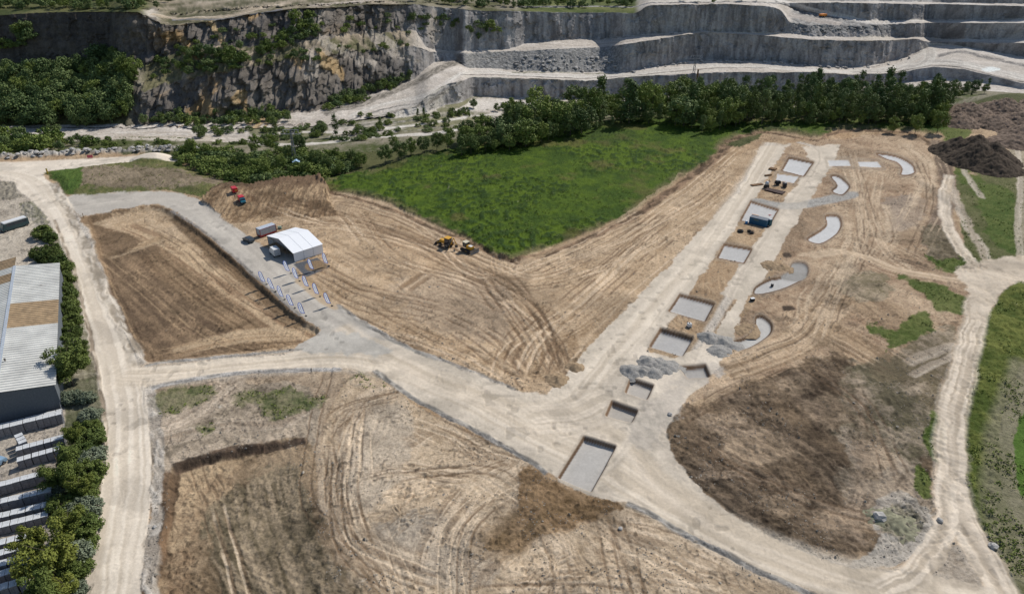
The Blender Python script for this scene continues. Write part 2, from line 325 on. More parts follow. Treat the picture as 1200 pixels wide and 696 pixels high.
# worked ground, bottom centre, with many wheel arcs
region([(400,455),(440,440),(480,470),(560,515),(610,545),(590,640),(700,610),(740,590),(850,650),(950,700),(1000,800),(520,800),(450,700),(405,640),(380,580),(378,520)], C(.37,.28,.185), C(.58,.46,.325), a=.65, gain=2.4)
region([(400,500),(430,470),(480,480),(470,560),(420,600),(400,560)], C(.33,.28,.22), C(.50,.43,.34), org=2, fe=7, op=.7)
region([(430,620),(520,600),(580,640),(560,690),(480,680)], C(.27,.245,.21), C(.48,.42,.34), org=2.5, fe=10, op=.7)
for i, P in enumerate(([(405,470),(392,520),(392,580),(410,650),(450,710),(500,790)], [(462,462),(420,480),(408,520),(408,580),(425,630),(470,655),(500,668)], [(470,458),(425,470),(398,505)],
          [(600,540),(560,570),(530,610),(510,660),(515,720),(540,790)], [(620,560),(575,590),(548,620),(530,660),(530,720),(560,790)], [(640,580),(600,640),(560,670),(545,720)],
          [(690,600),(720,640),(780,680),(860,720),(900,760)], [(700,600),(712,650),(740,710),(760,780)], [(640,620),(660,680),(650,760)], [(720,605),(790,650),(880,680),(940,700)],
          [(680,612),(740,622),(820,650),(900,690)], [(480,520),(520,500),(560,530),(600,545)], [(600,700),(680,690),(760,690),(850,705)], [(560,740),(650,710),(740,720),(820,760)], [(420,560),(470,550),(540,560),(590,545)])):
    streaks(P, 3.2 if i % 3 else 4.6, C(.25,.18,.115), C(.62,.50,.365), ws=.42, lt=24, op=.7, seed=i, gain=3.2, edge=.6, depth=.1, patch=.8)
# rippled machine marks
for i, (cx, cy, r) in enumerate(((500,560,60), (470,600,70), (650,660,90), (560,520,50), (820,720,70), (620,430,60), (930,360,70), (1010,380,70), (520,450,50))):
    rr = box(cx-r, cx+r, cy-r*.6, cy+r*.6)
    if rr is None: continue
    q = w0((cx, cy)); dd_ = np.hypot(GX[rr]-q[0]-10, GY[rr]-q[1]+14)
    rp = np.abs(vn(dd_/.75 + fbm(GX[rr]/3, GY[rr]/3, i, 2)*2, np.arctan2(GX[rr]-q[0], GY[rr]-q[1])*3, i) - .5)*2
    mk = ss(1, .4, np.hypot((PX[rr]-cx)/r, (PY[rr]-cy)/(r*.6)))*ss(.4,.6,fbm(GX[rr]/4, GY[rr]/4, 40+i, 3))
    paint(rr, mk*ss(.25, 0, rp)*.55, C(.19,.135,.085)); OFF[rr] += np.where(near[rr], mk*(rp-.5)*.5, 0)
# long wheel marks over the bowl and the lower field
rt = np.random.default_rng(5)
BP = [[(300,250),(380,262),(470,285),(560,330),(640,440)], [(330,262),(420,262),(520,300),(600,350),(650,440)], [(380,300),(450,340),(540,360),(610,400),(640,445)], [(400,345),(470,380),(540,410),(610,445)],
      [(500,285),(580,320),(640,330),(720,300),(800,250),(870,190)], [(440,245),(520,280),(600,325),(690,300),(780,250)], [(640,440),(660,400),(720,340),(800,270)], [(410,250),(460,300),(560,330),(640,380),(655,430)], [(600,440),(620,400),(700,340),(790,260)]]
for i in range(34):
    base = BP[i % len(BP)]; dx, dy = rt.normal(0, 22), rt.normal(0, 11)
    P = [(x+dx+rt.normal(0, 5), y+dy+rt.normal(0, 2.5)) for x, y in base]
    dark = rt.random() < .55
    track(P, 2.3, .26+.2*rt.random(), C(.17,.11,.065) if dark else C(.64,.50,.35), .6 if dark else .75, depth=.10, seed=i)
LP = [[(400,470),(392,540),(400,620),(430,680),(480,780)], [(470,460),(415,485),(405,560),(430,640),(520,680)], [(620,560),(560,600),(525,660),(530,760)], [(700,600),(712,660),(750,760)], [(480,500),(560,530),(640,570)], [(690,612),(780,640),(880,690)], [(450,560),(540,550),(620,600)], [(560,700),(680,690),(800,710)], [(230,560),(260,640),(280,760)]]
for i in range(30):
    base = LP[i % len(LP)]; dx, dy = rt.normal(0, 22), rt.normal(0, 14)
    P = [(x+dx+rt.normal(0, 8), y+dy+rt.normal(0, 4)) for x, y in base]
    dark = rt.random() < .5
    track(P, 2.1, .16+.16*rt.random(), C(.17,.115,.07) if dark else C(.63,.51,.37), .6 if dark else .75, depth=.08, seed=i)
# wet brown fan spilling from the square pit
b, m, sdv = region([(604,545),(640,556),(660,568),(690,580),(716,588),(722,598),(700,603),(680,612),(655,618),(632,630),(600,644),(586,646),(574,640),(590,615),(604,590),(608,568)], C(.11,.068,.032), C(.30,.20,.11), org=3.6, fe=5, a=.45, gain=3.2, amp=.5, op=.97)
region([(590,600),(560,625),(548,650),(580,660),(620,640),(640,615)], C(.2,.14,.08), C(.4,.29,.18), org=3, fe=8, op=.6)
streaks([(712,594),(670,592),(630,602),(590,640)], 4, C(.13,.085,.04), C(.27,.18,.10), ws=.5, lt=8, op=.6)
# right hand: sand and dark topsoil
region([(900,170),(960,165),(1060,157),(1095,180),(1110,215),(1120,260),(1150,300),(1140,330),(1130,380),(1080,420),(1000,430),(900,440),(820,470),(790,490),(800,450),(850,400),(900,330),(950,250),(930,200)], C(.30,.205,.13), C(.49,.37,.25), a=.6, gain=2.6)
region([(912,290),(930,262),(940,245),(965,240),(970,255),(948,280),(930,300)], C(.24,.165,.105), C(.34,.25,.165), org=1.5, fe=2, amp=.6)
region([(840,350),(860,330),(880,300),(905,290),(915,300),(900,320),(900,340),(875,362),(850,375)], C(.33,.235,.145), C(.45,.33,.215), org=1, fe=2)
region([(1035,235),(1075,228),(1085,250),(1060,272),(1040,262)], C(.27,.22,.175), C(.36,.29,.225), org=2, fe=4, op=.8)
region([(1045,275),(1080,270),(1095,300),(1110,315),(1070,312),(1050,295)], C(.23,.16,.10), C(.34,.245,.155), org=2, fe=3, op=.8)
for i, P in enumerate(([(1020,220),(1015,260),(1030,290),(1060,315)], [(1010,215),(1020,200),(1060,210),(1085,190)], [(990,180),(1000,230),(1000,280),(985,310),(970,350),(960,400)], [(1030,240),(1040,275),(1020,300)],
          [(940,300),(985,298),(970,330),(955,360),(930,395),(890,410),(850,425)], [(1060,170),(1082,190),(1085,220),(1070,260)], [(1000,298),(975,340),(960,375),(950,400)])):
    streaks(P, 4.5, C(.31,.22,.14), C(.60,.475,.335), ws=.6, lt=20, op=.75, seed=i+3, edge=.6, patch=.6)
streaks([(850,432),(900,415),(940,395),(965,370),(1000,345)], 6, C(.30,.21,.125), C(.56,.42,.28), ws=.7, lt=24, op=.7, seed=3)
streaks([(960,385),(990,400),(1020,420),(1040,440)], 7, C(.25,.175,.105), C(.44,.32,.20), ws=.8, lt=24, op=.75, seed=4)
streaks([(970,345),(1010,350),(1050,375),(1090,390)], 7, C(.22,.15,.09), C(.40,.29,.18), ws=.9, lt=20, op=.75, seed=5)
region([(985,330),(1010,318),(1040,325),(1045,345),(1010,352),(985,345)], C(.17,.15,.085), C(.38,.31,.22), org=2, fe=4, op=.85)
# dark band curving down the right side of the earthworks
streaks([(1098,165),(1108,200),(1112,230),(1100,262),(1092,290)], 3.4, C(.145,.105,.075), C(.27,.205,.15), ws=1.0, lt=10, op=.9, seed=1, warp=1)
region([(1080,270),(1105,262),(1125,285),(1150,300),(1155,316),(1130,318),(1100,312),(1085,295)], C(.11,.09,.055), C(.25,.205,.14), org=2, fe=3, amp=1.0)
DK = [(782,492),(800,478),(830,470),(870,455),(905,440),(950,420),(985,415),(1020,432),(1050,450),(1085,470),(1098,520),(1095,570),(1080,610),(1050,640),(1010,650),(960,650),(915,632),(870,612),(835,590),(805,560),(785,525)]
b, m, sdv = region(DK, C(.052,.036,.022), C(.215,.155,.098), org=2.4, fe=6, a=.5, gain=3.6, amp=.6)
OFF[b] += m*.5*(fbm(GX[b]/5, GY[b]/5, 21, 4)-.35)
for i, P in enumerate(([(800,500),(850,520),(900,560),(950,600)], [(850,470),(900,500),(960,540),(1010,600)], [(920,440),(960,480),(1020,520)], [(800,540),(850,575),(920,620),(1000,640)])):
    streaks(P, 6, C(.05,.037,.026), C(.24,.18,.125), ws=.45, lt=7, op=.6, seed=i, edge=.6, warp=1.2, depth=.12, patch=.5)
region([(1000,430),(1040,420),(1075,395),(1110,380),(1118,420),(1108,470),(1100,520),(1060,560),(1010,560),(980,500)], C(.13,.115,.07), C(.44,.365,.28), org=3.0, fe=9, a=.5, gain=4.0, op=.8)
region([(980,560),(1040,540),(1095,570),(1088,600),(1050,630),(1000,600)], C(.12,.10,.07), C(.40,.33,.25), org=3.0, fe=9, a=.5, gain=4.0, op=.75)
for P in ([(850,515),(890,505),(935,525),(900,545),(860,540)], [(940,470),(980,465),(1000,490),(965,500)], [(880,580),(930,575),(950,595),(905,605)], [(820,490),(850,482),(870,492),(840,505)], [(1000,520),(1040,515),(1050,545),(1015,560)], [(905,445),(940,438),(950,455),(915,462)], [(960,600),(1000,595),(1020,620),(975,625)]):
    region(P, C(.20,.15,.10), C(.42,.32,.22), org=3.0, fe=7, op=.7, gain=4)
region([(1055,575),(1085,600),(1094,625),(1070,650),(1035,665),(1000,660),(1030,640),(1020,600)], C(.34,.31,.27), C(.46,.42,.36), org=1.8, fe=3)
region([(1045,590),(1075,604),(1078,622),(1055,634),(1028,620)], C(.10,.11,.05), C(.35,.31,.25), org=2.2, fe=3, amp=.9)
for i, P in enumerate(([(800,478),(840,500),(880,505)], [(830,466),(900,462),(960,480)], [(880,448),(940,440),(1000,450)], [(960,425),(1000,470),(1010,540)], [(820,560),(880,560),(950,590),(1010,640)], [(900,628),(950,620),(1010,600),(1060,560)], [(1000,440),(1020,520),(1000,600)])):
    streaks(P, 2.6, C(.09,.065,.045), C(.34,.26,.185), ws=.45, lt=7, op=.6, seed=i, edge=.7, warp=1.2, patch=.7)
streaks([(1065,425),(1095,412),(1120,405)], 1.8, C(.42,.35,.27), C(.58,.50,.40), op=.9); streaks([(1070,440),(1100,424),(1128,412)], 1.2, C(.42,.35,.27), C(.58,.50,.40), op=.85)
# east verge beyond the track
region([(1120,200),(1150,205),(1200,190),(1400,200),(1400,800),(1190,800),(1185,665),(1150,620),(1130,560),(1130,480),(1145,420),(1160,370),(1190,335),(1150,320),(1130,290),(1125,240)], C(.085,.095,.03), C(.17,.16,.075), org=1.4, cls=2)
region([(1150,375),(1185,335),(1210,330),(1215,420),(1185,470),(1170,530),(1165,600),(1185,650),(1172,655),(1145,600),(1132,545),(1132,480),(1140,420)], C(.060,.085,.014), C(.155,.17,.04), org=1.2, fe=1.5, cls=2, a=.85, gain=3, amp=.9)
region([(1180,470),(1215,420),(1400,400),(1400,700),(1215,640),(1200,660),(1180,600),(1172,530)], C(.20,.18,.115), C(.27,.24,.16), org=.8, fe=2)
streaks([(1215,430),(1190,520),(1190,600),(1210,680)], 6, C(.15,.145,.08), C(.29,.26,.175), ws=1.2, lt=50, op=.8)
region([(1190,505),(1215,480),(1230,560),(1195,580)], C(.07,.13,.02), C(.10,.17,.03), fe=2, cls=2)
for P in ([(1136,222),(1160,218),(1185,226),(1196,260),(1200,296),(1180,298),(1160,280),(1150,250)], [(1048,320),(1075,328),(1110,336),(1135,350),(1132,366),(1100,365),(1085,345)], [(1066,370),(1092,366),(1092,388),(1060,405),(1038,412),(1040,400),(1015,388),(1016,380),(1045,386)], [(1110,145),(1140,150),(1130,185),(1152,215),(1125,212),(1118,190),(1108,165)], [(1085,300),(1108,306),(1140,300),(1158,318),(1110,318)], [(1072,545),(1092,560),(1094,580),(1080,582)], [(1090,480),(1110,500),(1100,545),(1085,520)]):
    region(P, C(.055,.092,.014), C(.12,.145,.035), org=1.8, fe=2.5, cls=2, amp=.5, op=.93)
region([(1180,150),(1220,150),(1230,300),(1200,300),(1195,240),(1190,200)], C(.20,.18,.11), C(.40,.34,.25), org=1, fe=2)
RPq = [[(1020,215),(1012,260),(1030,300),(1070,320)], [(990,180),(1000,230),(1000,280),(970,350),(955,400)], [(850,430),(900,412),(945,390),(970,350),(1005,315)], [(1060,170),(1082,190),(1085,230),(1060,290)], [(960,380),(1000,400),(1050,430)], [(800,480),(860,450),(930,420)], [(800,505),(870,540),(960,580),(1040,600)], [(960,430),(1020,480),(1060,560)]]
for i in range(26):
    base = RPq[i % len(RPq)]; dx, dy = rt.normal(0, 14), rt.normal(0, 8)
    P = [(x+dx+rt.normal(0, 4), y+dy+rt.normal(0, 2.5)) for x, y in base]
    dark = rt.random() < .5 or i % 8 >= 5
    track(P, 2.1, .22+.15*rt.random(), C(.14,.095,.06) if dark else C(.56,.44,.31), .6, depth=.10, seed=i)
for i in range(8):
    base = [[(130,290),(180,330),(240,380),(300,405)], [(150,260),(210,290),(280,350),(360,390)], [(120,300),(140,350),(170,415)], [(180,410),(250,398),(350,390)]][i % 4]; dx, dy = rt.normal(0, 14), rt.normal(0, 7)
    track([(x+dx, y+dy) for x, y in base], 2.2, .25, C(.10,.066,.04) if rt.random() < .5 else C(.40,.285,.17), .6, depth=.08, seed=i)
# short crooked cuts and clods wherever the earth is bare
bare = np.where(near & (CLS == 0), 1, 0).astype(np.float32)
for ang, sd_n in ((.4, 1), (-.8, 2), (1.3, 3)):
    c_, s_ = math.cos(ang), math.sin(ang); q = (fbm(GX/16, GY/16, 33+sd_n, 3)-.5)*30
    u = GX*c_ + GY*s_; v = -GX*s_ + GY*c_ + q
    f_ = vn(v/1.3, u/7, sd_n)
    cut = ss(.07, .0, np.abs(f_-.5))*ss(.55, .66, fbm(GX/7, GY/7, 41+sd_n, 4, .6))*bare
    ALB *= (1-.30*cut)[..., None]; OFF -= np.where(near, cut*.12, 0)
    f_ = vn(v/1.7+40, u/9, sd_n+3); lit = ss(.08, .0, np.abs(f_-.5))*ss(.55, .66, fbm(GX/8, GY/8, 51+sd_n, 4, .6))*bare
    ALB *= (1+.08*lit)[..., None]
clod = ss(.70, .82, vn(GX/.55, GY/.55, 4))*ss(.5, .62, fbm(GX/6, GY/6, 61, 4))*bare
ALB *= (1-.4*clod)[..., None]; OFF += np.where(near, clod*.15, 0)
EARTH0 = CLS == 0
eg = EARTH0 & near; lum = ALB[eg].mean(1, keepdims=True); ALB[eg] = (ALB[eg]*.95 + lum*.05)*C(1.0, .975, .94)
blot = ss(.52, .68, fbm(GX/11, GY/11, 71, 5, .62))*bare; ALB *= (1-.24*blot)[..., None]; blot = ss(.54, .70, fbm(GX/9, GY/9, 75, 5, .62))*bare; ALB *= (1+.16*blot)[..., None]
# ------------------------------------------------------------------ roads and gravel
rd = dict(cls=1)
LOOP = [(80,231),(110,228),(150,226),(190,224),(222,230),(244,242),(268,262),(300,284),(318,292),(345,300),(345,310),(352,325),(372,342),(398,360),(430,382),(470,404),(510,420),(500,440),(430,420),(350,418),(352,402),(374,387),(350,368),(320,342),(275,302),(240,272),(205,248),(186,240),(150,243),(110,250),(92,252)]
region(LOOP, C(.36,.34,.31), C(.46,.435,.395), org=1.0, fe=1.3, gain=1.5, flat=.8, **rd)
streaks([(88,242),(140,235),(190,232),(225,242),(262,268),(300,300),(345,340),(400,380),(450,412)], 3.6, C(.40,.375,.34), C(.52,.49,.44), ws=.8, lt=40, op=.6, flat=.5)
streaks([(200,247),(240,272),(275,302),(320,342),(352,370)], .5, C(.20,.19,.175), C(.33,.31,.29), ws=.5, lt=2, op=.8, depth=.4)
streaks([(394,357),(430,381),(470,404),(512,421),(560,439),(602,457)], .9, C(.22,.215,.20), C(.40,.385,.355), ws=.5, lt=2, op=.8, depth=.4)
MAIN = [(160,431),(200,427),(260,421),(330,415),(385,404),(440,396),(510,421),(560,438),(605,457),(640,462),(665,440),(690,405),(720,376),(747,348),(790,303),(825,266),(865,224),(883,192),(890,172),(925,168),(905,200),(884,232),(862,266),(838,300),(805,350),(775,392),(760,410),(790,420),(835,400),(862,352),(846,345),(880,292),(912,243),(935,215),(952,190),(940,172),(985,170),(975,195),(945,240),(925,272),(900,320),(872,355),(862,395),(832,445),(793,480),(782,500),(786,528),(812,565),(850,600),(905,630),(950,650),(1000,665),(1050,672),(1090,672),(1200,700),(1220,800),(1060,800),(980,702),(950,692),(890,668),(850,646),(800,622),(760,600),(735,588),(716,588),(690,579),(655,562),(640,552),(610,534),(575,512),(530,490),(495,474),(470,458),(440,437),(400,431),(330,432),(260,437),(200,447),(160,455)]
region(MAIN, C(.44,.395,.33), C(.60,.54,.46), org=1.0, fe=1.5, gain=2.0, a=.7, sm=False, flat=.6, **rd)
WLEFT = [(-200,190),(0,190),(40,189),(100,186),(205,182),(205,190),(150,191),(100,197),(52,203),(62,216),(80,232),(92,262),(108,290),(120,320),(136,365),(151,400),(164,436),(172,470),(176,522),(176,580),(170,640),(165,696),(155,800),(66,800),(88,696),(104,620),(116,560),(122,520),(120,480),(115,440),(104,400),(94,348),(86,320),(74,290),(60,262),(42,240),(20,222),(0,212),(-200,212)]
region(WLEFT, C(.58,.52,.44), C(.67,.61,.53), org=.35, fe=1.0, gain=1.6, flat=.8, **rd)
streaks([(-100,200),(20,205),(60,235),(85,275),(103,320),(118,365),(138,420),(148,480),(148,560),(138,640),(120,760)], 4.2, C(.54,.48,.40), C(.70,.64,.555), ws=.5, lt=60, op=.8, depth=.04, grain=.3)
streaks([(-100,196),(40,198),(120,192),(205,187)], 2.2, C(.54,.49,.42), C(.68,.63,.55), ws=.7, lt=40, op=.6)
# pale rutted shoulders
streaks([(180,800),(178,640),(184,560),(182,500),(172,445)], 1.4, C(.34,.30,.25), C(.58,.53,.46), ws=.8, lt=2, op=.8, warp=1, depth=.5)
streaks([(62,215),(82,245),(100,282),(116,325),(134,365),(150,398),(164,425)], 1.8, C(.26,.225,.18), C(.55,.50,.43), ws=.7, lt=3, op=.85, warp=1, depth=.4)
streaks([(64,258),(76,288),(90,325),(100,370),(112,420),(120,470),(122,520),(116,570),(104,630),(88,700),(74,780)], .55, C(.24,.19,.14), C(.50,.44,.36), ws=.5, lt=3, op=.85, depth=.4)
# worn pale wheel paths over the gravel
wp = dict(ws=.6, lt=60, op=.9, gain=2.4, depth=.05, edge=.7, grain=.3)
streaks([(150,439),(200,438),(270,430),(340,424),(400,420),(460,430),(530,455),(600,490),(660,520),(720,550),(790,592),(860,630),(950,668),(1050,692),(1200,722)], 5.6, C(.50,.435,.35), C(.66,.59,.495), seed=1, **wp)
streaks([(400,384),(440,410),(500,440),(560,462),(620,480),(680,492),(740,525),(775,565),(840,610),(910,640),(1000,672),(1100,690)], 3.2, C(.47,.41,.33), C(.62,.55,.46), seed=2, **wp)
streaks([(620,488),(670,470),(705,430),(745,385),(776,348),(815,305),(845,262),(871,224),(892,190),(905,168)], 4.4, C(.49,.43,.35), C(.64,.575,.485), seed=3, **wp)
streaks([(630,490),(680,485),(712,470)], 8, C(.50,.44,.36), C(.65,.58,.49), seed=5, **wp)
streaks([(690,560),(715,545),(740,515),(770,470),(800,445),(815,415),(845,365),(866,325),(900,272),(928,234),(958,192),(955,174),(935,167)], 1.6, C(.42,.375,.315), C(.58,.52,.44), seed=4, **wp)
region([(370,392),(362,402),(358,412),(400,414),(440,418),(455,412),(430,398),(400,388)], C(.42,.405,.375), C(.48,.46,.42), org=1, fe=4, gain=1)
region([(885,232),(925,238),(960,232),(1000,224),(1002,232),(965,240),(925,246),(882,242)], C(.30,.285,.26), C(.42,.395,.355), org=.6, fe=1.2)
region([(810,455),(830,446),(845,440),(828,425),(790,450),(740,485),(745,520),(770,530),(782,500)], C(.30,.28,.25), C(.46,.42,.37), org=2.6, fe=8, op=.75, gain=3)
# narrow gravel kerb lines
for P in ([(440,434),(470,458),(530,491),(575,513),(612,536),(640,554)], [(735,590),(765,603),(800,624),(850,648),(890,670),(950,695),(990,715)]):
    streaks(P, .75, C(.15,.15,.145), C(.34,.325,.30), ws=.5, lt=1.5, op=.9, depth=.5, warp=.5)
streaks([(178,455),(200,449),(260,439),(330,434),(400,433)], 1.0, C(.26,.25,.235), C(.48,.46,.43), ws=.5, lt=2, op=.85, depth=.4)
streaks([(170,428),(200,424),(260,418),(330,412),(356,408)], .7, C(.24,.23,.21), C(.42,.40,.37), ws=.5, lt=2, op=.8, depth=.4)
# east track and its branches
for P, hw in (([(1230,800),(1195,725),(1160,668),(1132,620),(1118,575),(1113,530),(1118,480),(1130,430),(1141,380),(1150,350),(1175,328),(1215,314),(1400,290)], 3.4), ([(1030,690),(1070,672),(1095,640),(1108,600),(1112,560)], 2.4), ([(1172,330),(1150,318),(1125,290),(1110,262),(1106,235),(1112,205)], 2.2)):
    streaks(P, hw, C(.43,.375,.305), C(.64,.57,.48), ws=.45, lt=25, op=.95, seed=3, cls=1, warp=.7, depth=.12, grain=.6)
streaks([(1165,332),(1120,328),(1060,318),(1010,300),(985,296),(950,300)], 2.0, C(.40,.31,.22), C(.58,.47,.35), ws=.5, lt=25, op=.9, seed=3, cls=1)
region([(1120,318),(1150,305),(1200,300),(1225,300),(1225,330),(1190,335),(1165,350),(1155,378),(1140,372),(1138,345)], C(.46,.40,.325), C(.60,.53,.44), org=1, fe=2.5, cls=1)
track([(985,292),(1030,298),(1080,312),(1140,340)], 1.7, .5, C(.17,.12,.08), .9, depth=.2)
streaks([(1195,305),(1193,260),(1196,220),(1192,160)], 1.2, C(.42,.36,.28), C(.55,.48,.38), op=.8); streaks([(1120,175),(1130,200),(1150,232)], 1.3, C(.42,.36,.28), C(.55,.48,.38), op=.8)
streaks([(1112,210),(1122,240),(1140,275),(1160,305)], 1.8, C(.40,.33,.25), C(.56,.48,.38), op=.85, warp=1)
region([(1088,655),(1120,640),(1150,668),(1140,690),(1100,682)], C(.25,.215,.17), C(.48,.42,.345), org=2, fe=4, op=.8)
rdm = np.where(near & (CLS == 1), 1, 0).astype(np.float32)
ALB *= (1-.17*rdm*ss(.50, .66, fbm(GX/8, GY/8, 81, 5, .6)))[..., None]; ALB *= (1+.10*rdm*ss(.52, .66, fbm(GX/5, GY/5, 85, 5, .6)))[..., None]
hole = rdm*ss(.72, .80, vn(GX/1.6, GY/1.6, 3))*ss(.50, .6, fbm(GX/12, GY/12, 88, 3)); ALB *= (1-.22*hole)[..., None]; OFF -= np.where(near, hole*.1, 0)
ALB[near & (CLS == 1)] *= C(1.10, 1.06, 1.0)
# ------------------------------------------------------------------ foundation pits and pads
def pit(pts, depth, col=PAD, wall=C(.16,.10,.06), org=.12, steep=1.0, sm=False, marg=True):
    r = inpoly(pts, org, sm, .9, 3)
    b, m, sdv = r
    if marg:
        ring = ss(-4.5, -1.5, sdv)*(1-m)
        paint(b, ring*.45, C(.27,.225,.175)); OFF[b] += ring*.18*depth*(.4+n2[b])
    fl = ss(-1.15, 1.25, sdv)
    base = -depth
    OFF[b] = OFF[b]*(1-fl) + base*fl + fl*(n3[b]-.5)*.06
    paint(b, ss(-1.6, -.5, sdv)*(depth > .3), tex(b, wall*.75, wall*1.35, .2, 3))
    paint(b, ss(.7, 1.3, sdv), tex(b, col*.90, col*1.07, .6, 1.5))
    CLS[b] = np.where(fl > .9, 4, CLS[b])
    for _ in range(2):
        o_ = OFF[b]; q_ = o_.copy(); q_[1:-1, 1:-1] = (o_[1:-1, 1:-1]*4 + o_[:-2, 1:-1]*2 + o_[2:, 1:-1]*2 + o_[1:-1, :-2]*2 + o_[1:-1, 2:]*2 + o_[:-2, :-2] + o_[2:, 2:] + o_[:-2, 2:] + o_[2:, :-2])/16; OFF[b] = np.where(sdv > -6, q_, o_)
GP = C(.47,.445,.405)
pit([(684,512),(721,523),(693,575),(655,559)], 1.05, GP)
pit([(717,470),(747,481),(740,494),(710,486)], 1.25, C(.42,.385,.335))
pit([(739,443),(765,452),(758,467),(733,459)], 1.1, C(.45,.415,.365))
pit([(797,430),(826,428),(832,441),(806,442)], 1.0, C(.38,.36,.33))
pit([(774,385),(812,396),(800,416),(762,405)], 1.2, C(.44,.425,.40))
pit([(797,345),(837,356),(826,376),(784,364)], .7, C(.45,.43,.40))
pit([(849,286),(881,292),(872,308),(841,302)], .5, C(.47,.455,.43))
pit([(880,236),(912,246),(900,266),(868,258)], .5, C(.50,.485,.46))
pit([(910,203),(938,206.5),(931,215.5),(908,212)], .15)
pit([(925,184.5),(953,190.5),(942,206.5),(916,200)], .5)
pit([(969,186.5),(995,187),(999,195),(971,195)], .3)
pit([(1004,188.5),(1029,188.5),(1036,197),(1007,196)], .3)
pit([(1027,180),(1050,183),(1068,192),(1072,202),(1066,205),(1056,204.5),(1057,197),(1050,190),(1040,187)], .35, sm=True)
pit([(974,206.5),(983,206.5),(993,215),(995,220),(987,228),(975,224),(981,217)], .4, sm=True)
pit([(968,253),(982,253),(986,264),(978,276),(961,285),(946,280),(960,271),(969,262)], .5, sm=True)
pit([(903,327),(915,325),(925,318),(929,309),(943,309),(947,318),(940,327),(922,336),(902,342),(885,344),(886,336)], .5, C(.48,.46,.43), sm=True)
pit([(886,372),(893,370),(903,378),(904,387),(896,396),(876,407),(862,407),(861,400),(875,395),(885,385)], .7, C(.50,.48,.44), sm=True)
r = inpoly([(915,325),(925,318),(929,309),(943,309),(947,318),(940,328)], .3, True, 1); paint(r[0], r[1], tex(r[0], C(.28,.265,.24), C(.34,.325,.30)))
for q in ([(917,358),(928,358),(931,362),(920,364)], [(917,297),(924,296),(928,301),(920,302)], [(876,271),(882,270),(883,274),(877,274)]):
    r = inpoly(q, .6, True, 1); paint(r[0], r[1], C(.07,.05,.035))
# ground sheet with sand spilled over it, beside the tent
r = inpoly([(343.5,309.5),(372,302),(386,313),(358.5,325)], 0, False, .6); paint(r[0], r[1], C(.10,.105,.115)); OFF[r[0]] *= (1-r[1])
r = inpoly([(356,311),(372,304),(383,311),(377,316),(363,317)], .8, True, 1); paint(r[0], r[1], C(.24,.165,.095))
region([(346,329),(352,336),(384,360),(396,360),(360,325)], C(.42,.30,.17), C(.50,.36,.22), org=.6, op=.7)
# ------------------------------------------------------------------ the quarry beyond the site
qr = RK >= 2
R2 = int(np.argmax(RK >= 1))
Q = (slice(R2, NR), slice(0, NC))
qx, qy, qz = WX[Q], WY[Q], HZ[Q]; sg_ = seg[Q]; px, py = PX[Q], PY[Q]
rockn = fbm(qx/16, qy/16+qz/9, 1, 5, .6); fine = fbm(qx/2.0, qz/2.6+qy/3, 2, 4, .65); vert = fbm(qx/1.7, qz/16+qy/40, 3, 4, .6); big = fbm(qx/45, qy/45, 4, 3)
def qmix(c1, c2, t): return c1 + (c2-c1)*np.clip(t, 0, 1)[..., None]
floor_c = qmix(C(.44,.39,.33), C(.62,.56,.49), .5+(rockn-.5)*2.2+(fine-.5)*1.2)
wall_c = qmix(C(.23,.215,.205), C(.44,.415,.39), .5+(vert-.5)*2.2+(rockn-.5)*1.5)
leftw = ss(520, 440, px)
tanrock = qmix(C(.19,.155,.12), C(.44,.35,.25), .5+(fine-.5)*2.2+(rockn-.5)*2.2)
crack = ss(.16, .0, np.abs(vn(qx/2.6+(rockn-.5)*3, qz/30, 5)-.5))
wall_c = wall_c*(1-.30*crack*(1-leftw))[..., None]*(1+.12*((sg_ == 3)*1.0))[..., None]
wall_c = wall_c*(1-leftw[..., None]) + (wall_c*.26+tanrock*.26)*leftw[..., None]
wall_c = wall_c*(1-.45*ss(165, 135, px))[..., None]  # far-left cliff recess: its deep shade is put into the rock colour
org = (ss(.56,.68,fbm(qx/14, qz/10, 7, 4))*ss(420, 330, px)*ss(160, 200, px))[..., None]
wall_c = wall_c*(1-org*.75) + C(.42,.27,.12)*org*.75
veg = qmix(C(.05,.065,.02), C(.15,.145,.06), .5+(rockn-.5)*3)
A = ALB[Q].copy()
def put(mask, col): 
    global A
    m = np.clip(mask, 0, 1)[..., None]; A = A + (col-A)*m
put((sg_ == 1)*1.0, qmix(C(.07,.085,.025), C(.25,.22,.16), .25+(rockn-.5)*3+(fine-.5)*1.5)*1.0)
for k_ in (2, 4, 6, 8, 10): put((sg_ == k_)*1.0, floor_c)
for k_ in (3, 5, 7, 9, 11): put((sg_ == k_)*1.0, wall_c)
put((sg_ == 12)*1.0, veg)
# left: wooded slope under the dark cliff, scrubby ledges
put((sg_ == 5)*ss(165, 130, px), veg); put((sg_ == 6)*ss(165, 145, px), veg)
scr = ss(.38, .52, fbm(qx/9, qy/9, 5, 3))
put((sg_ == 6)*ss(150, 170, px)*ss(500, 470, px), qmix(C(.20,.17,.12), C(.42,.34,.25), .5+(fine-.5)*3)); put((sg_ == 6)*ss(150,170,px)*ss(500,470,px)*scr*.7, veg)
put((sg_ == 8)*ss(175, 160, px), veg); put((sg_ == 9)*ss(175,160,px), veg); put((sg_ >= 10)*ss(205,190,px), veg)
put(((sg_ == 8) | (sg_ == 10))*ss(600, 610, px)*ss(752, 742, px), qmix(C(.06,.085,.02), C(.16,.17,.06), .5+(rockn-.5)*3))
put(((sg_ >= 8))*ss(440, 450, px)*ss(620, 600, px), qmix(C(.10,.10,.045), C(.30,.26,.2), .5+(rockn-.5)*3))
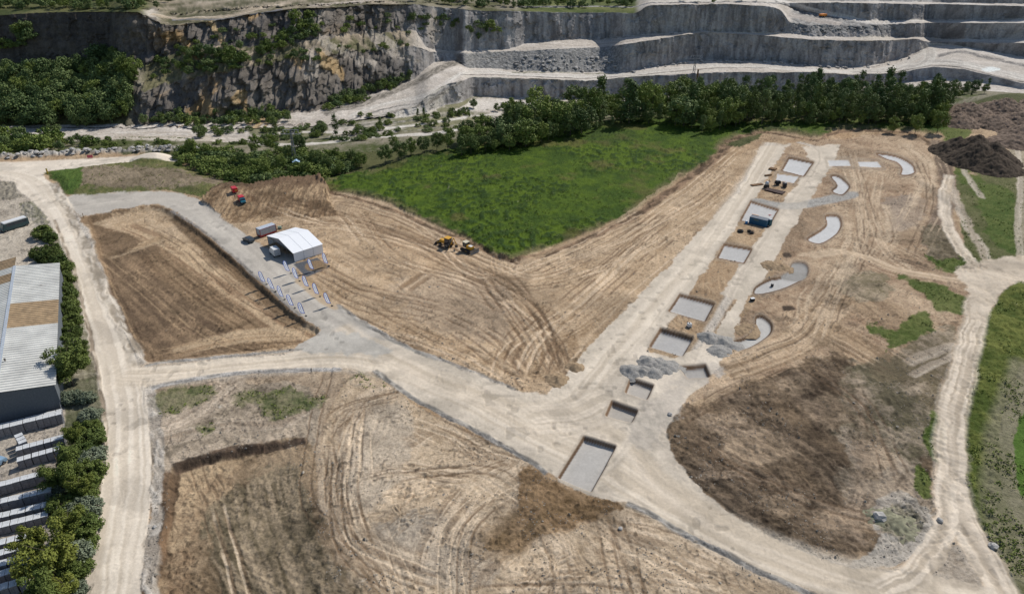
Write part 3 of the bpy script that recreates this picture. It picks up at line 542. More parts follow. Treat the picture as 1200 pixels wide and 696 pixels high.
put((sg_ == 2)*ss(270,290,px)*ss(600,560,px)*ss(.36,.52,rockn)*.85, veg)
# loose rubble fan between the haul road and the upper bench
put((sg_ >= 8)*ss(170,190,px)*ss(470,450,px), qmix(C(.10,.095,.05), C(.36,.30,.22), .4+(rockn-.5)*3.4+(fine-.5)*1.5))
rub = (sg_ == 5)*ss(540,550,px)*ss(735,722,px)
put(rub, qmix(C(.17,.165,.155), C(.34,.33,.31), .5+(fbm(qx/.7, qy/.7, 6, 3, .7)-.5)*3.5))
rub2 = ((sg_ == 7) | (sg_ == 8))*ss(922,932,px)*ss(1075,1040,px)
put(rub2*ss(40,36,py+4*(rockn-.5)), qmix(C(.17,.165,.16), C(.36,.345,.32), .5+(fine-.5)*4))
ALB[Q] = A
CLS[Q] = np.where((sg_ >= 2), 3, CLS[Q])
def qs(P, hw, c1, c2, **k):
    k.setdefault('ws', 1.2); k.setdefault('lt', 30); k.setdefault('op', .95)
    streaks(P, hw, c1, c2, metric='p', **k)
RW, RB = C(.52,.475,.415), C(.64,.60,.535)
# white lots and tracks on the left
qs([(60,165),(150,161),(250,164),(300,163)], 7, C(.42,.36,.29), C(.60,.54,.46), warp=2); qs([(90,158),(160,156),(240,157),(290,156)], 4, C(.45,.39,.32), C(.62,.57,.50), warp=2)
qs([(315,158),(360,155),(410,155),(470,149),(520,143),(552,136)], 2.8, RW, RB); qs([(300,170),(360,170),(420,163),(470,160),(520,156),(545,150)], 3.8, RW, RB)
qs([(360,150),(420,147),(480,142),(540,133),(590,127)], 2.6, C(.12,.12,.08), C(.34,.31,.27), ws=.7, lt=3, warp=1.2); qs([(330,163),(420,158),(480,154),(540,147)], 2.0, C(.13,.125,.08), C(.33,.30,.26), ws=.7, lt=3, warp=1.2)
qs([(540,142),(560,137),(585,134)], 1.2, RW, RB)
region([(440,135),(480,120),(512,113),(520,122),(500,134),(460,138)], C(.46,.42,.37), C(.60,.56,.49), fe=1)
region([(545,124),(560,117),(620,119),(650,121),(600,128),(560,131),(530,132)], C(.50,.455,.40), C(.66,.61,.54), fe=1)
# haul road climbing round to the right
BK = dict(ws=.9, lt=3, op=.92, warp=1.6, gain=3.4)
qs([(380,134),(420,122),(450,111),(487,97),(515,82),(538,72)], 7, C(.15,.135,.11), C(.36,.32,.27), **BK)
qs([(430,138),(470,130),(505,119),(525,106),(540,95)], 4, C(.20,.18,.155), C(.46,.42,.36), **BK)
qs([(540,73),(570,68),(600,66)], 3, C(.17,.165,.155), C(.34,.32,.29), **BK)
qs([(412,136),(430,128),(455,121),(480,117),(510,107),(530,94),(545,86),(580,85),(640,89),(720,89),(780,82),(850,77),(920,80),(980,84),(1030,82),(1065,72),(1080,62),(1083,54)], 4.4, RW, RB, gain=2)
qs([(545,90),(600,93),(660,94),(720,93),(780,86),(850,82)], 2.4, C(.47,.43,.37), C(.58,.54,.47)); qs([(540,88),(600,88.6),(660,91.6),(720,91),(790,84),(850,80),(900,80)], .9, C(.17,.15,.13), C(.33,.30,.27), ws=.7, lt=4)
qs([(410,140),(450,128),(490,121),(520,110)], 1.5, C(.17,.16,.14), C(.33,.30,.27), ws=.7, lt=4)
qs([(1000,84),(1040,82),(1075,76),(1100,73),(1140,78),(1200,92),(1260,104)], 6.5, C(.45,.41,.36), C(.64,.60,.53)); qs([(1085,52),(1110,54),(1150,61),(1200,70),(1260,84)], 5, RW, RB)
qs([(1083,50),(1090,62),(1085,74),(1060,82)], 8, C(.45,.41,.36), C(.62,.58,.51)); qs([(1100,66),(1125,61),(1160,69),(1210,80)], 3.2, C(.17,.16,.15), C(.34,.31,.28), ws=.7, lt=4, warp=2)
qs([(1052,84),(1096,77.5),(1130,80.5),(1180,93),(1210,98)], 1.4, C(.15,.14,.12), C(.30,.27,.24), ws=.7, lt=5)
r = inpoly([(1150,81),(1162,79.5),(1173,82),(1165,84.5),(1153,84)], .6, True, .8); paint(r[0], r[1], C(.72,.74,.70))
# bench track on the rubble, tan bench top left, ramp top right
qs([(620,50),(650,53),(690,53),(730,50),(760,45),(790,40),(830,38.5),(920,39)], 2.2, C(.42,.37,.31), C(.56,.50,.43)); qs([(530,64),(580,61),(640,57),(700,55)], 1.1, C(.45,.41,.36), C(.56,.51,.45))
put_dummy = 0
qs([(175,18),(200,22),(250,22),(300,12),(340,4)], 3, C(.38,.31,.22), C(.56,.47,.36), warp=1.4); qs([(200,24),(250,25),(300,17),(330,12)], 1.6, C(.16,.16,.17), C(.26,.25,.25))
qs([(215,8),(260,3),(300,-2)], 3, C(.30,.25,.18), C(.52,.44,.34)); qs([(360,8),(400,5),(440,2)], 3, C(.36,.31,.25), C(.55,.48,.4), warp=1.5)
qs([(925,18),(955,24),(985,28)], 6, C(.36,.32,.28), C(.50,.45,.40)); qs([(895,-3),(925,4),(950,11),(985,19),(1015,26),(1060,26)], 5.0, C(.54,.50,.45), C(.68,.64,.58))
qs([(908,1),(930,10),(952,19)], .9, C(.13,.12,.115), C(.22,.2,.19)); qs([(955,24),(975,27)], 1.3, C(.12,.115,.11), C(.26,.24,.23), warp=2)
qs([(760,2.2),(850,2),(920,3),(1000,3.5)], 1.0, RW, RB)
region([(1000,44),(1030,42),(1060,44),(1068,46),(1040,47.5),(1000,47)], C(.46,.41,.34), C(.58,.52,.44), fe=.8)
qs([(1000,2),(1060,3),(1130,5),(1200,7),(1280,9)], 1.2, RW, RB); qs([(1020,26),(1080,25),(1140,25.5),(1200,26),(1300,27)], 3.2, RW, RB, gain=2); qs([(1085,45),(1120,47.5),(1200,47.5),(1300,50)], 2.6, RW, RB, gain=2)
RBL = dict(ws=.8, lt=1.2, op=.8, warp=2.0, gain=4, patch=.35)
qs([(740,84),(770,78),(800,73),(850,71),(900,72.5),(950,77.5),(1000,79.5),(1030,77),(1060,68),(1078,61)], 1.5, C(.17,.155,.14), C(.48,.44,.39), **RBL)
qs([(620,50),(660,47.5),(700,46.5),(745,42.5),(790,39.5)], 1.3, C(.17,.155,.14), C(.46,.42,.37), **RBL); qs([(1020,24),(1080,23.5),(1140,23.5),(1200,23.5)], .9, C(.2,.185,.17), C(.46,.42,.37), **RBL)
qs([(552,114),(600,114),(650,118)], 1.0, C(.2,.185,.17), C(.46,.42,.37), **RBL); qs([(600,84),(650,86),(720,87)], 1.6, C(.10,.11,.05), C(.34,.32,.26), **RBL)
# ochre scree
for P in ([(232,30),(242,38),(250,52),(262,56),(256,42),(244,28)], [(278,104),(286,108),(296,130),(286,128),(276,118)], [(205,50),(222,60),(235,75),(215,72),(200,60)], [(300,135),(318,138),(326,146),(300,150),(290,144)], [(372,60),(392,78),(404,96),(388,92),(372,78)]):
    region(P, C(.34,.22,.10), C(.58,.43,.24), org=1.0, fe=1.5, op=.85)
for P in ([(345,20),(380,14),(370,40),(400,62),(440,74),(420,80),(380,60),(352,40)], [(420,30),(450,40),(470,60),(500,76),(470,70),(440,56)], [(365,55),(350,80),(362,96),(372,80)], [(505,10),(520,25),(512,50),(500,45)]):
    region(P, C(.30,.26,.21), C(.50,.44,.37), org=1.5, fe=2, op=.65)
# rock shape: every wall is pushed in and out by real relief
lefta = ss(520, 430, px)*ss(120, 175, px)
amp_big = 2.0 + 11*lefta
wallm = np.isin(sg_, (3, 5, 7, 9)).astype(np.float32)
wallm = np.where((sg_ == 5)*(px > 540)*(px < 730), .25, wallm); wallm = np.where((sg_ == 5)*(px < 140), .1, wallm)
wallm = np.where((sg_ == 6)*(px < 490)*(px > 150), .8, wallm)
for _ in range(2):
    t_ = wallm.copy(); t_[1:-1] = (wallm[:-2]+wallm[1:-1]*2+wallm[2:])/4; wallm = t_
farfade = ss(0, 20, (sg_ >= 2)*20.0)
dsp = (fbm(qx/26, qz/40, 21, 3)-.5)*amp_big*2*(sg_ >= 4)
rid = np.abs(fbm(qx/7, qz/14, 22, 4, .6)-.5)*2
cellx = TAB[2][(np.floor(qx/4.5 + (rockn-.5)*2.5).astype(int)) & 255, (np.floor(qz/9 + 3*(fine-.5)*.3).astype(int)) & 255]
dsp = dsp + wallm*((cellx-.5)*1.8*(1-lefta) + (.5-rid)*(2.2+11*lefta) + (vert-.5)*(1.4+2.5*lefta) + (fine-.5)*(.7+3.5*lefta))
WY[Q] += dsp*farfade*(seg[Q] < 12)
HZ[Q] += (sg_ >= 1)*(sg_ < 12)*((fine-.5)*(.5+.9*rub+2.0*rub2+2.5*lefta*wallm) + (rockn-.5)*(1.0*(sg_ != 2)+.3) + rub*(fbm(qx/.8, qy/.8, 6, 3, .7)-.5)*.7)
# rubble berm along the far side of the white road
r = flow([(-200,187),(0,184),(60,180),(130,178),(210,175),(260,178)], 2.6, 'w', 1.0)
b, s, t, L = r
m = ss(3.6, 1.2, np.abs(s)); OFF[b] += m*(1.3 + 1.6*(fbm(GX[b]/1.6, GY[b]/1.6, 9, 4, .7)-.5)*2)
paint(b, m, tex(b, C(.17,.155,.135), C(.50,.47,.42), .3, 4)); CLS[b] = np.where(m > .5, 0, CLS[b])
EDGE = ss(0, 6, (np.arange(NR)[:, None]*1.0))
HZ += OFF
# raised things that belong to the ground itself
def lump(cx, cy, rx, ry, h, pw=1.0):
    q = w0((cx, cy)); d2 = ((WX-q[0])/rx)**2 + ((WY-q[1])/ry)**2
    HZ[:] += np.where(seg <= 1, h*np.clip(1-d2, 0, 1)**pw, 0)
lump(178, 187, 9, 7, 2.4); lump(1196, 345, 8, 14, .8)
lump(1175, 122, 34, 30, 4.5); lump(1108, 230, 4, 30, 1.0)

ALB = np.clip(ALB, .006, .8)

def near_z(x, y):  # terrain height under a world point on the site
    return 0.0
def at(x, y, dz=0.0):
    """point of the terrain that shows at a traced place"""
    c = int(np.clip(round(x-XS[0]), 0, NC-1)); col = PY[:, c]
    r_ = int(np.argmin(np.abs(col-y)))
    return Vector((float(WX[r_, c]), float(WY[r_, c]), float(HZ[r_, c])+dz))
def ground_z(X, Y):
    """height of the site's ground at a world position (near part only)"""
    m_ = CAMH/Y; dn = 0
    # invert: find image row whose m equals CAMH/Y
    th = math.atan(m_); y = 348 + FPX*math.tan(th-PITCH)
    Fy = FPX*cp_ - (y-348)*sp_; x = 600 + X/Y*Fy
    return at(x, y).z
def atn(x, y, dz=0.0):
    """traced ground place on the flat site, at its true ground height"""
    q = w0((x, y)); p = at(x, y); return Vector((q[0], q[1], p.z+dz))

# ------------------------------------------------------------------ materials
def nodemat(name):
    m = bpy.data.materials.new(name); m.use_nodes = True
    return m, m.node_tree, m.node_tree.nodes['Principled BSDF']
def ground_mat(name, bump=.5, rough=.95, sc1=1.7, lo=.62, hi=1.36):
    m, t, p = nodemat(name); N = t.nodes; Lk = t.links
    at_ = N.new('ShaderNodeAttribute'); at_.attribute_name = 'soil'
    geo = N.new('ShaderNodeNewGeometry')
    no = N.new('ShaderNodeTexNoise'); no.inputs['Scale'].default_value = sc1; no.inputs['Detail'].default_value = 6; no.inputs['Roughness'].default_value = .7
    Lk.new(geo.outputs['Position'], no.inputs['Vector'])
    mr = N.new('ShaderNodeMapRange'); mr.inputs['From Min'].default_value = .25; mr.inputs['From Max'].default_value = .75; mr.inputs['To Min'].default_value = lo; mr.inputs['To Max'].default_value = hi
    Lk.new(no.outputs['Fac'], mr.inputs['Value'])
    mx = N.new('ShaderNodeVectorMath'); mx.operation = 'SCALE'
    Lk.new(at_.outputs['Color'], mx.inputs[0]); Lk.new(mr.outputs[0], mx.inputs['Scale'])
    Lk.new(mx.outputs[0], p.inputs['Base Color'])
    bp = N.new('ShaderNodeBump'); bp.inputs['Strength'].default_value = bump; bp.inputs['Distance'].default_value = .35
    Lk.new(no.outputs['Fac'], bp.inputs['Height']); Lk.new(bp.outputs[0], p.inputs['Normal'])
    p.inputs['Roughness'].default_value = rough; p.inputs['Specular IOR Level'].default_value = .15
    return m
def mat(name, col, rough=.6, metal=0.0, var=.25, scale=3.0, spec=.4, bump=0):
    m, t, p = nodemat(name); N = t.nodes; Lk = t.links
    tc = N.new('ShaderNodeTexCoord'); no = N.new('ShaderNodeTexNoise'); no.inputs['Scale'].default_value = scale; no.inputs['Detail'].default_value = 5
    Lk.new(tc.outputs['Object'], no.inputs['Vector'])
    cr = N.new('ShaderNodeMapRange'); cr.inputs['From Min'].default_value = .3; cr.inputs['From Max'].default_value = .7; cr.inputs['To Min'].default_value = 1-var; cr.inputs['To Max'].default_value = 1+var*.6
    Lk.new(no.outputs['Fac'], cr.inputs['Value'])
    mx = N.new('ShaderNodeVectorMath'); mx.operation = 'SCALE'; mx.inputs[0].default_value = col; Lk.new(cr.outputs[0], mx.inputs['Scale'])
    Lk.new(mx.outputs[0], p.inputs['Base Color'])
    if bump:
        bp = N.new('ShaderNodeBump'); bp.inputs['Strength'].default_value = bump; bp.inputs['Distance'].default_value = .1
        Lk.new(no.outputs['Fac'], bp.inputs['Height']); Lk.new(bp.outputs[0], p.inputs['Normal'])
    p.inputs['Roughness'].default_value = rough; p.inputs['Metallic'].default_value = metal; p.inputs['Specular IOR Level'].default_value = spec
    return m
def leafmat(name, c1, c2):
    m, t, p = nodemat(name); N = t.nodes; Lk = t.links
    oi = N.new('ShaderNodeObjectInfo'); geo = N.new('ShaderNodeNewGeometry')
    no = N.new('ShaderNodeTexNoise'); no.inputs['Scale'].default_value = .9; no.inputs['Detail'].default_value = 3
    Lk.new(geo.outputs['Position'], no.inputs['Vector'])
    ad = N.new('ShaderNodeMath'); ad.operation = 'ADD'; Lk.new(no.outputs['Fac'], ad.inputs[0])
    m2 = N.new('ShaderNodeMath'); m2.operation = 'MULTIPLY'; m2.inputs[1].default_value = .8; Lk.new(oi.outputs['Random'], m2.inputs[0]); Lk.new(m2.outputs[0], ad.inputs[1])
    cr = N.new('ShaderNodeValToRGB'); cr.color_ramp.elements[0].position = .35; cr.color_ramp.elements[0].color = (*c1, 1); cr.color_ramp.elements[1].position = 1.25 if False else 1.0; cr.color_ramp.elements[1].color = (*c2, 1)
    Lk.new(ad.outputs[0], cr.inputs[0]); Lk.new(cr.outputs[0], p.inputs['Base Color'])
    p.inputs['Roughness'].default_value = .7; p.inputs['Specular IOR Level'].default_value = .2
    return m

def np_mesh(name, V, F, smooth=False):
    me = bpy.data.meshes.new(name)
    V = np.ascontiguousarray(V, np.float32); F = np.ascontiguousarray(F, np.int32); n, k = F.shape
    me.vertices.add(len(V)); me.vertices.foreach_set('co', V.ravel())
    me.loops.add(n*k); me.loops.foreach_set('vertex_index', F.ravel())
    me.polygons.add(n); me.polygons.foreach_set('loop_start', np.arange(n, dtype=np.int32)*k)
    me.polygons.foreach_set('use_smooth', np.full(n, smooth))
    me.update(calc_edges=True)
    return me
idx = np.arange(NR*NC, dtype=np.int32).reshape(NR, NC)
quads = np.stack([idx[:-1, :-1], idx[:-1, 1:], idx[1:, 1:], idx[1:, :-1]], -1).reshape(-1, 4)
# majority class per face, cleaned of specks
cl = CLS.copy()
fcl = np.maximum(np.maximum(cl[:-1, :-1], cl[:-1, 1:]), np.maximum(cl[1:, 1:], cl[1:, :-1])).reshape(-1)
fcl = cl[:-1, :-1].reshape(-1)
VV = np.stack([WX, WY, HZ], -1).reshape(-1, 3); AA = ALB.reshape(-1, 3)
gm = {0: ground_mat('bare_earth', .7), 1: ground_mat('road_gravel', .15, lo=.86, hi=1.12), 2: ground_mat('meadow_grass', .9), 3: ground_mat('quarry_stone', .8, sc1=.8), 4: ground_mat('gravel_bed', .1, lo=.88, hi=1.1)}
for ci, nm in ((0, 'ground'), (1, 'dirt_road'), (2, 'meadow'), (3, 'quarry_terrain'), (4, 'foundation_bed')):
    F = quads[fcl == ci]
    u, inv = np.unique(F.ravel(), return_inverse=True)
    me = np_mesh(nm, VV[u], inv.reshape(-1, 4).astype(np.int32), True)
    a = me.attributes.new('soil', 'FLOAT_COLOR', 'POINT'); a.data.foreach_set('color', np.concatenate([AA[u], np.ones((len(u), 1), np.float32)], 1).astype(np.float32).ravel())
    o = bpy.data.objects.new(nm, me); COL.objects.link(o); me.materials.append(gm[ci]); o['kind'] = 'structure'
# ------------------------------------------------------------------ object helpers
def tag(o, label=None, cat=None, group=None, kind=None):
    if label: o['label'] = label
    if cat: o['category'] = cat
    if group: o['group'] = group
    if kind: o['kind'] = kind
    return o
def empty(name, loc, rz=0):
    o = bpy.data.objects.new(name, None); COL.objects.link(o); o.location = loc; o.rotation_euler = (0, 0, rz); o.empty_display_size = .3
    return o
class MB:
    def __init__(s): s.bm = bmesh.new()
    def box(s, c, d, rz=0, bev=0, rx=0, ry=0):
        M = Matrix.Translation(c) @ Matrix.Rotation(rz, 4, 'Z') @ Matrix.Rotation(ry, 4, 'Y') @ Matrix.Rotation(rx, 4, 'X') @ Matrix.Diagonal((d[0], d[1], d[2], 1))
        g = bmesh.ops.create_cube(s.bm, size=1, matrix=M)
        if bev:
            es = list({e for v in g['verts'] for e in v.link_edges}); bmesh.ops.bevel(s.bm, geom=es, offset=bev, segments=2, affect='EDGES')
        return s
    def cyl(s, a, b, r, r2=None, n=12):
        a = Vector(a); b = Vector(b); d = b-a
        M = Matrix.Translation((a+b)/2) @ d.to_track_quat('Z', 'Y').to_matrix().to_4x4()
        bmesh.ops.create_cone(s.bm, cap_ends=True, segments=n, radius1=r, radius2=r if r2 is None else r2, depth=d.length, matrix=M); return s
    def ball(s, c, r, sx=1, sy=1, sz=1, n=10):
        bmesh.ops.create_uvsphere(s.bm, u_segments=n, v_segments=max(6, n//2+2), radius=r, matrix=Matrix.Translation(c) @ Matrix.Diagonal((sx, sy, sz, 1))); return s
    def prism(s, prof, y0, y1, bev=0):
        """profile in x,z pushed from y0 to y1"""
        a = [s.bm.verts.new((x, y0, z)) for x, z in prof]; b = [s.bm.verts.new((x, y1, z)) for x, z in prof]
        fs = [s.bm.faces.new(a), s.bm.faces.new(list(reversed(b)))]
        n = len(prof)
        for i in range(n): fs.append(s.bm.faces.new((a[i], b[i], b[(i+1) % n], a[(i+1) % n])))
        bmesh.ops.recalc_face_normals(s.bm, faces=fs)
        if bev:
            es = list({e for f in fs for e in f.edges}); bmesh.ops.bevel(s.bm, geom=es, offset=bev, segments=2, affect='EDGES')
        return s
    def poly(s, pts, th=0.02):
        a = [s.bm.verts.new(p) for p in pts]; f = s.bm.faces.new(a)
        r = bmesh.ops.extrude_face_region(s.bm, geom=[f]); n = f.normal if f.normal.length else Vector((0, 0, 1)); f.normal_update()
        bmesh.ops.translate(s.bm, vec=f.normal*-th, verts=[v for v in r['geom'] if isinstance(v, bmesh.types.BMVert)])
        bmesh.ops.recalc_face_normals(s.bm, faces=s.bm.faces[:]); return s
    def build(s, name, m, parent=None, smooth=False):
        me = bpy.data.meshes.new(name); s.bm.normal_update(); s.bm.to_mesh(me); s.bm.free()
        if smooth:
            me.polygons.foreach_set('use_smooth', np.ones(len(me.polygons), bool))
        o = bpy.data.objects.new(name, me); COL.objects.link(o); me.materials.append(m)
        if parent: o.parent = parent
        return o
def copy_tree(o, parent=None):
    c = o.copy(); COL.objects.link(c); c.parent = parent
    for ch in list(o.children): copy_tree(ch, c)
    return c
def heading(p, q):
    a = w0(p); b = w0(q); return math.atan2(b[1]-a[1], b[0]-a[0])

# ------------------------------------------------------------------ trees
def crown_mesh(name, kind, H, R, nclump, nleaf, leaf, seed):
    r = np.random.default_rng(seed)
    # clump centres through the crown volume
    C_ = []; 
    while len(C_) < nclump:
        p = r.uniform(-1, 1, 3)
        if kind == 'round':
            if (p**2).sum() > 1 or (p**2).sum() < .12: continue
            q = (p[0]*R, p[1]*R, H*.56 + p[2]*H*.42)
        elif kind == 'cone':
            t = r.random()**.8; rad = R*(1-t)**.8*(.35+.65*r.random()); a = r.random()*6.283
            q = (rad*math.cos(a), rad*math.sin(a), H*(.12+.86*t))
        elif kind == 'column':
            t = r.random(); rad = R*(math.sin(math.pi*(.12+.82*t))**.6)*(r.random()**.5); a = r.random()*6.283
            q = (rad*math.cos(a), rad*math.sin(a), H*(.08+.9*t))
        elif kind == 'open':
            if not C_: limbs = [(r.random()*6.283, r.uniform(.35, 1.0), r.uniform(.30, 1.0)) for _ in range(15)]
            la, ll, lh = limbs[r.integers(0, 15)]; t = r.uniform(.3, 1.0)
            q = (math.cos(la)*R*ll*t + r.normal(0, .09)*R, math.sin(la)*R*ll*t + r.normal(0, .09)*R, H*(.22 + (lh-.22)*t**.7*.96) + r.normal(0, .04)*H)
        elif kind == 'tall':   # tall slender deciduous with open top
            t = r.random(); rad = R*(math.sin(math.pi*(.1+.8*t))**.8)*(.2+.8*r.random()); a = r.random()*6.283
            q = (rad*math.cos(a), rad*math.sin(a), H*(.18+.8*t))
        else:                   # bush
            if (p[:2]**2).sum() > 1 or p[2] < 0: continue
            q = (p[0]*R, p[1]*R, H*(.1+.8*p[2]*(1-.5*(p[0]**2+p[1]**2))))
        C_.append(q)
    C_ = np.array(C_)
    # lobes: pull the clumps toward a few limbs so the outline is uneven
    k = max(5, nclump//9); lob = C_[r.integers(0, nclump, k)]
    for i in range(nclump):
        j = np.argmin(((lob-C_[i])**2).sum(1)); C_[i] = C_[i]*.78 + lob[j]*.22 if kind in ('round', 'bush', 'tall') else C_[i]
    cs = leaf*(2.6 if kind != 'bush' else 2.2)*(1.75 if nleaf > 55 else 1.5)
    cen = np.repeat(C_, nleaf, 0)
    n = len(cen); off = r.normal(0, 1, (n, 3)); off /= np.linalg.norm(off, axis=1)[:, None]
    off *= cs*(r.random((n, 1))**.45)*r.uniform(.6, 1.3, (nclump, 1)).repeat(nleaf, 0)
    off[:, 2] *= .75
    c = cen + off
    nrm = off/np.linalg.norm(off, axis=1)[:, None] + r.normal(0, .55, (n, 3)) + np.array([0, 0, .35]); nrm /= np.linalg.norm(nrm, axis=1)[:, None]
    t1 = np.cross(nrm, r.normal(0, 1, (n, 3))); t1 /= np.linalg.norm(t1, axis=1)[:, None]; t2 = np.cross(nrm, t1)
    s = leaf*r.uniform(.55, 1.15, (n, 1))
    V = np.stack([c - t1*s, c + t2*s*.62, c + t1*s, c - t2*s*.62], 1).reshape(-1, 3)
    V[:, 2] = np.maximum(V[:, 2], .05)
    return np_mesh(name, V, np.arange(n*4).reshape(-1, 4))
def trunk_mesh(name, H, r0, seed, limbs=5):
    rr = random.Random(seed); bm = MB()
    p = Vector((0, 0, -.4)); top = .7*H
    bx_, by_ = rr.uniform(-.3, .3), rr.uniform(-.3, .3)
    pts = [Vector((bx_*math.sin(t*2), by_*math.sin(t*2.5), -.4+(top+.4)*t)) for t in (0, .35, .7, 1)]
    for i in range(3): bm.cyl(pts[i], pts[i+1], r0*(1-.28*i), r0*(1-.28*(i+1)), 7)
    for i in range(limbs):
        t = rr.uniform(.3, .95); b = pts[1].lerp(pts[3], t); a = rr.random()*6.28; l = H*.25
        bm.cyl(b, b+Vector((math.cos(a)*l, math.sin(a)*l, l*.8)), r0*.38, r0*.12, 5)
    me = bpy.data.meshes.new(name); bm.bm.to_mesh(me); bm.bm.free(); return me
BARK = mat('bark', (.12, .095, .07), .9, var=.4)
LM = {'light': leafmat('leaves_light_green', (.10, .15, .03), (.22, .27, .06)), 'mid': leafmat('leaves_mid_green', (.066, .110, .022), (.19, .24, .055)), 'dark': leafmat('leaves_dark_green', (.048, .084, .028), (.135, .18, .052)),
      'yellow': leafmat('leaves_yellow_green', (.085, .115, .02), (.19, .21, .04)), 'grey': leafmat('leaves_grey_green', (.11, .135, .085), (.20, .23, .15)), 'quarry': leafmat('leaves_blue_green', (.060, .105, .034), (.15, .20, .066)), 'deep': leafmat('leaves_olive_green', (.050, .080, .018), (.12, .155, .035))}
PROTO = {}
def proto(key, kind, H, R, nc, nl, leaf, lm, name, cat, variants=3, trunk=.16):
    L_ = []
    for v in range(variants):
        H_ = H; cm = crown_mesh('crown', kind, H_, R, nc, nl, leaf, hash_(key)+v*13); cm.materials.append(LM[lm])
        tm = trunk_mesh('trunk', H_, trunk, hash_(key)+v) if trunk else None
        if tm: tm.materials.append(BARK)
        L_.append((cm, tm))
    PROTO[key] = (L_, name, cat, H)
def hash_(s): return sum(ord(c)*(i+3) for i, c in enumerate(s)) % 9973
proto('round', 'round', 10, 4.0, 60, 52, .30, 'mid', 'broadleaf_tree', 'tree', 4)
proto('dark', 'round', 10, 3.7, 60, 52, .30, 'dark', 'broadleaf_tree', 'tree', 3)
proto('tall', 'tall', 12, 2.3, 60, 36, .27, 'dark', 'slender_tree', 'tree', 4)
proto('tallm', 'tall', 12, 2.5, 60, 36, .27, 'quarry', 'slender_tree', 'tree', 3)
proto('pine', 'cone', 9, 2.6, 46, 22, .36, 'dark', 'conifer_tree', 'tree', 3)
proto('light', 'round', 10, 3.6, 60, 52, .30, 'light', 'broadleaf_tree', 'tree', 3)
proto('poplar', 'column', 13, 1.25, 60, 26, .30, 'dark', 'poplar_tree', 'tree', 1)
proto('qtree', 'round', 7, 2.9, 44, 34, .34, 'quarry', 'wild_tree', 'tree', 4, .13)
proto('bush', 'bush', 3.2, 2.4, 30, 36, .25, 'mid', 'shrub', 'shrub', 3, .06)
proto('bushd', 'bush', 3.2, 2.4, 30, 36, .25, 'quarry', 'shrub', 'shrub', 3, .06)
proto('bigy', 'open', 8, 3.6, 110, 120, .19, 'yellow', 'roadside_tree', 'tree', 2, .14)
proto('bigm', 'open', 9, 4.2, 150, 130, .20, 'deep', 'roadside_tree', 'tree', 2, .17)
proto('nbush', 'bush', 2.6, 1.9, 60, 80, .16, 'grey', 'roadside_shrub', 'shrub', 2, .05)
proto('nbushm', 'bush', 3.4, 2.1, 70, 90, .17, 'deep', 'roadside_shrub', 'shrub', 2, .05)
rnd = random.Random(5)
def spot(x, bins):
    for lim, txt in bins:
        if x < lim: return txt
    return bins[-1][1]
def size(h, a, b_): return 'low' if h < a else ('tall' if h > b_ else 'middling')
def zoned(zone, x, y, p0, p1, h=None):
    """where in its wood a tree stands: landmark, then front, middle or back"""
    Z_ = {'belt': ('tree of the meadow wood', [(590, 'near its left end'), (640, 'in front of the small white pit floor'), (690, 'below the low pit wall'), (740, 'left of the pylon'), (800, 'straight before the pylon'), (840, 'just right of the pylon'), (999, 'above the corner of meadow and gravel lane')]),
          'plant': ('slender plantation tree', [(900, 'above the top of the gravel lanes'), (940, 'above the square foundation pad'), (980, 'above the two small oblong pads'), (1020, 'left of the long curved pad'), (1060, 'above the long curved pad'), (1200, 'at its right end near the brown heap')]),
          'slope': ('tree of the quarry slope wood', [(0, 'beyond the left edge of the view'), (40, 'at the far left'), (80, 'left of its centre'), (115, 'right of its centre'), (200, 'beside the rock spur')]),
          'cliff': ('bush on the left quarry face', [(200, 'at the rock spur'), (250, 'under the ochre scree'), (300, 'left of the big gully'), (350, 'above the small poplar'), (400, 'above the tall poplar'), (450, 'where the haul road starts'), (700, 'near the bend of the haul road')]),
          'thick': ('bush of the cut bank thicket', [(240, 'at its left tip'), (280, 'above the red vehicles'), (320, 'left of the pylon foot'), (360, 'round the pylon foot'), (400, 'right of the pylon foot'), (500, 'at its right tip')])}[zone]
    d_ = 'front' if p0 > .66 else ('back' if p0 < .33 else 'middle')
    return '%s, %s, %s row%s' % (Z_[0], spot(x, Z_[1]), d_, '' if h is None else ', ' + size(h, *p1))
def plant(key, p, h=None, wid=1.0, label=None, group=None, top_only=False):
    L_, name, cat, H = PROTO[key]
    if group and 'quarry' in group and cat == 'shrub': name, cat = 'scrub_bush', 'bush'
    cm, tm = L_[rnd.randrange(len(L_))]
    s = (h or H)/H
    r = empty(name, p, rnd.random()*6.283); r.scale = (s*wid*rnd.uniform(.88, 1.12), s*wid*rnd.uniform(.88, 1.12), s)
    tag(r, label, cat, group)
    c = bpy.data.objects.new('crown', cm); COL.objects.link(c); c.parent = r
    if tm and not top_only:
        t = bpy.data.objects.new('trunk', tm); COL.objects.link(t); t.parent = r
    return r
def scatter(poly, n, mind, fn, wy=2.2):
    xs = [p[0] for p in poly]; ys = [p[1] for p in poly]; pts = []; tries = 0
    while len(pts) < n and tries < n*60:
        tries += 1; x = rnd.uniform(min(xs), max(xs)); y = rnd.uniform(min(ys), max(ys)); ins = False
        for i in range(len(poly)):
            a = poly[i]; c = poly[(i+1) % len(poly)]
            if (a[1] > y) != (c[1] > y) and x < (c[0]-a[0])*(y-a[1])/(c[1]-a[1])+a[0]: ins = not ins
        if not ins: continue
        if any(abs(x-q[0]) < mind and math.hypot(x-q[0], (y-q[1])*wy) < mind for q in pts): continue
        pts.append((x, y))
    for x, y in pts: fn(x, y)
    return pts
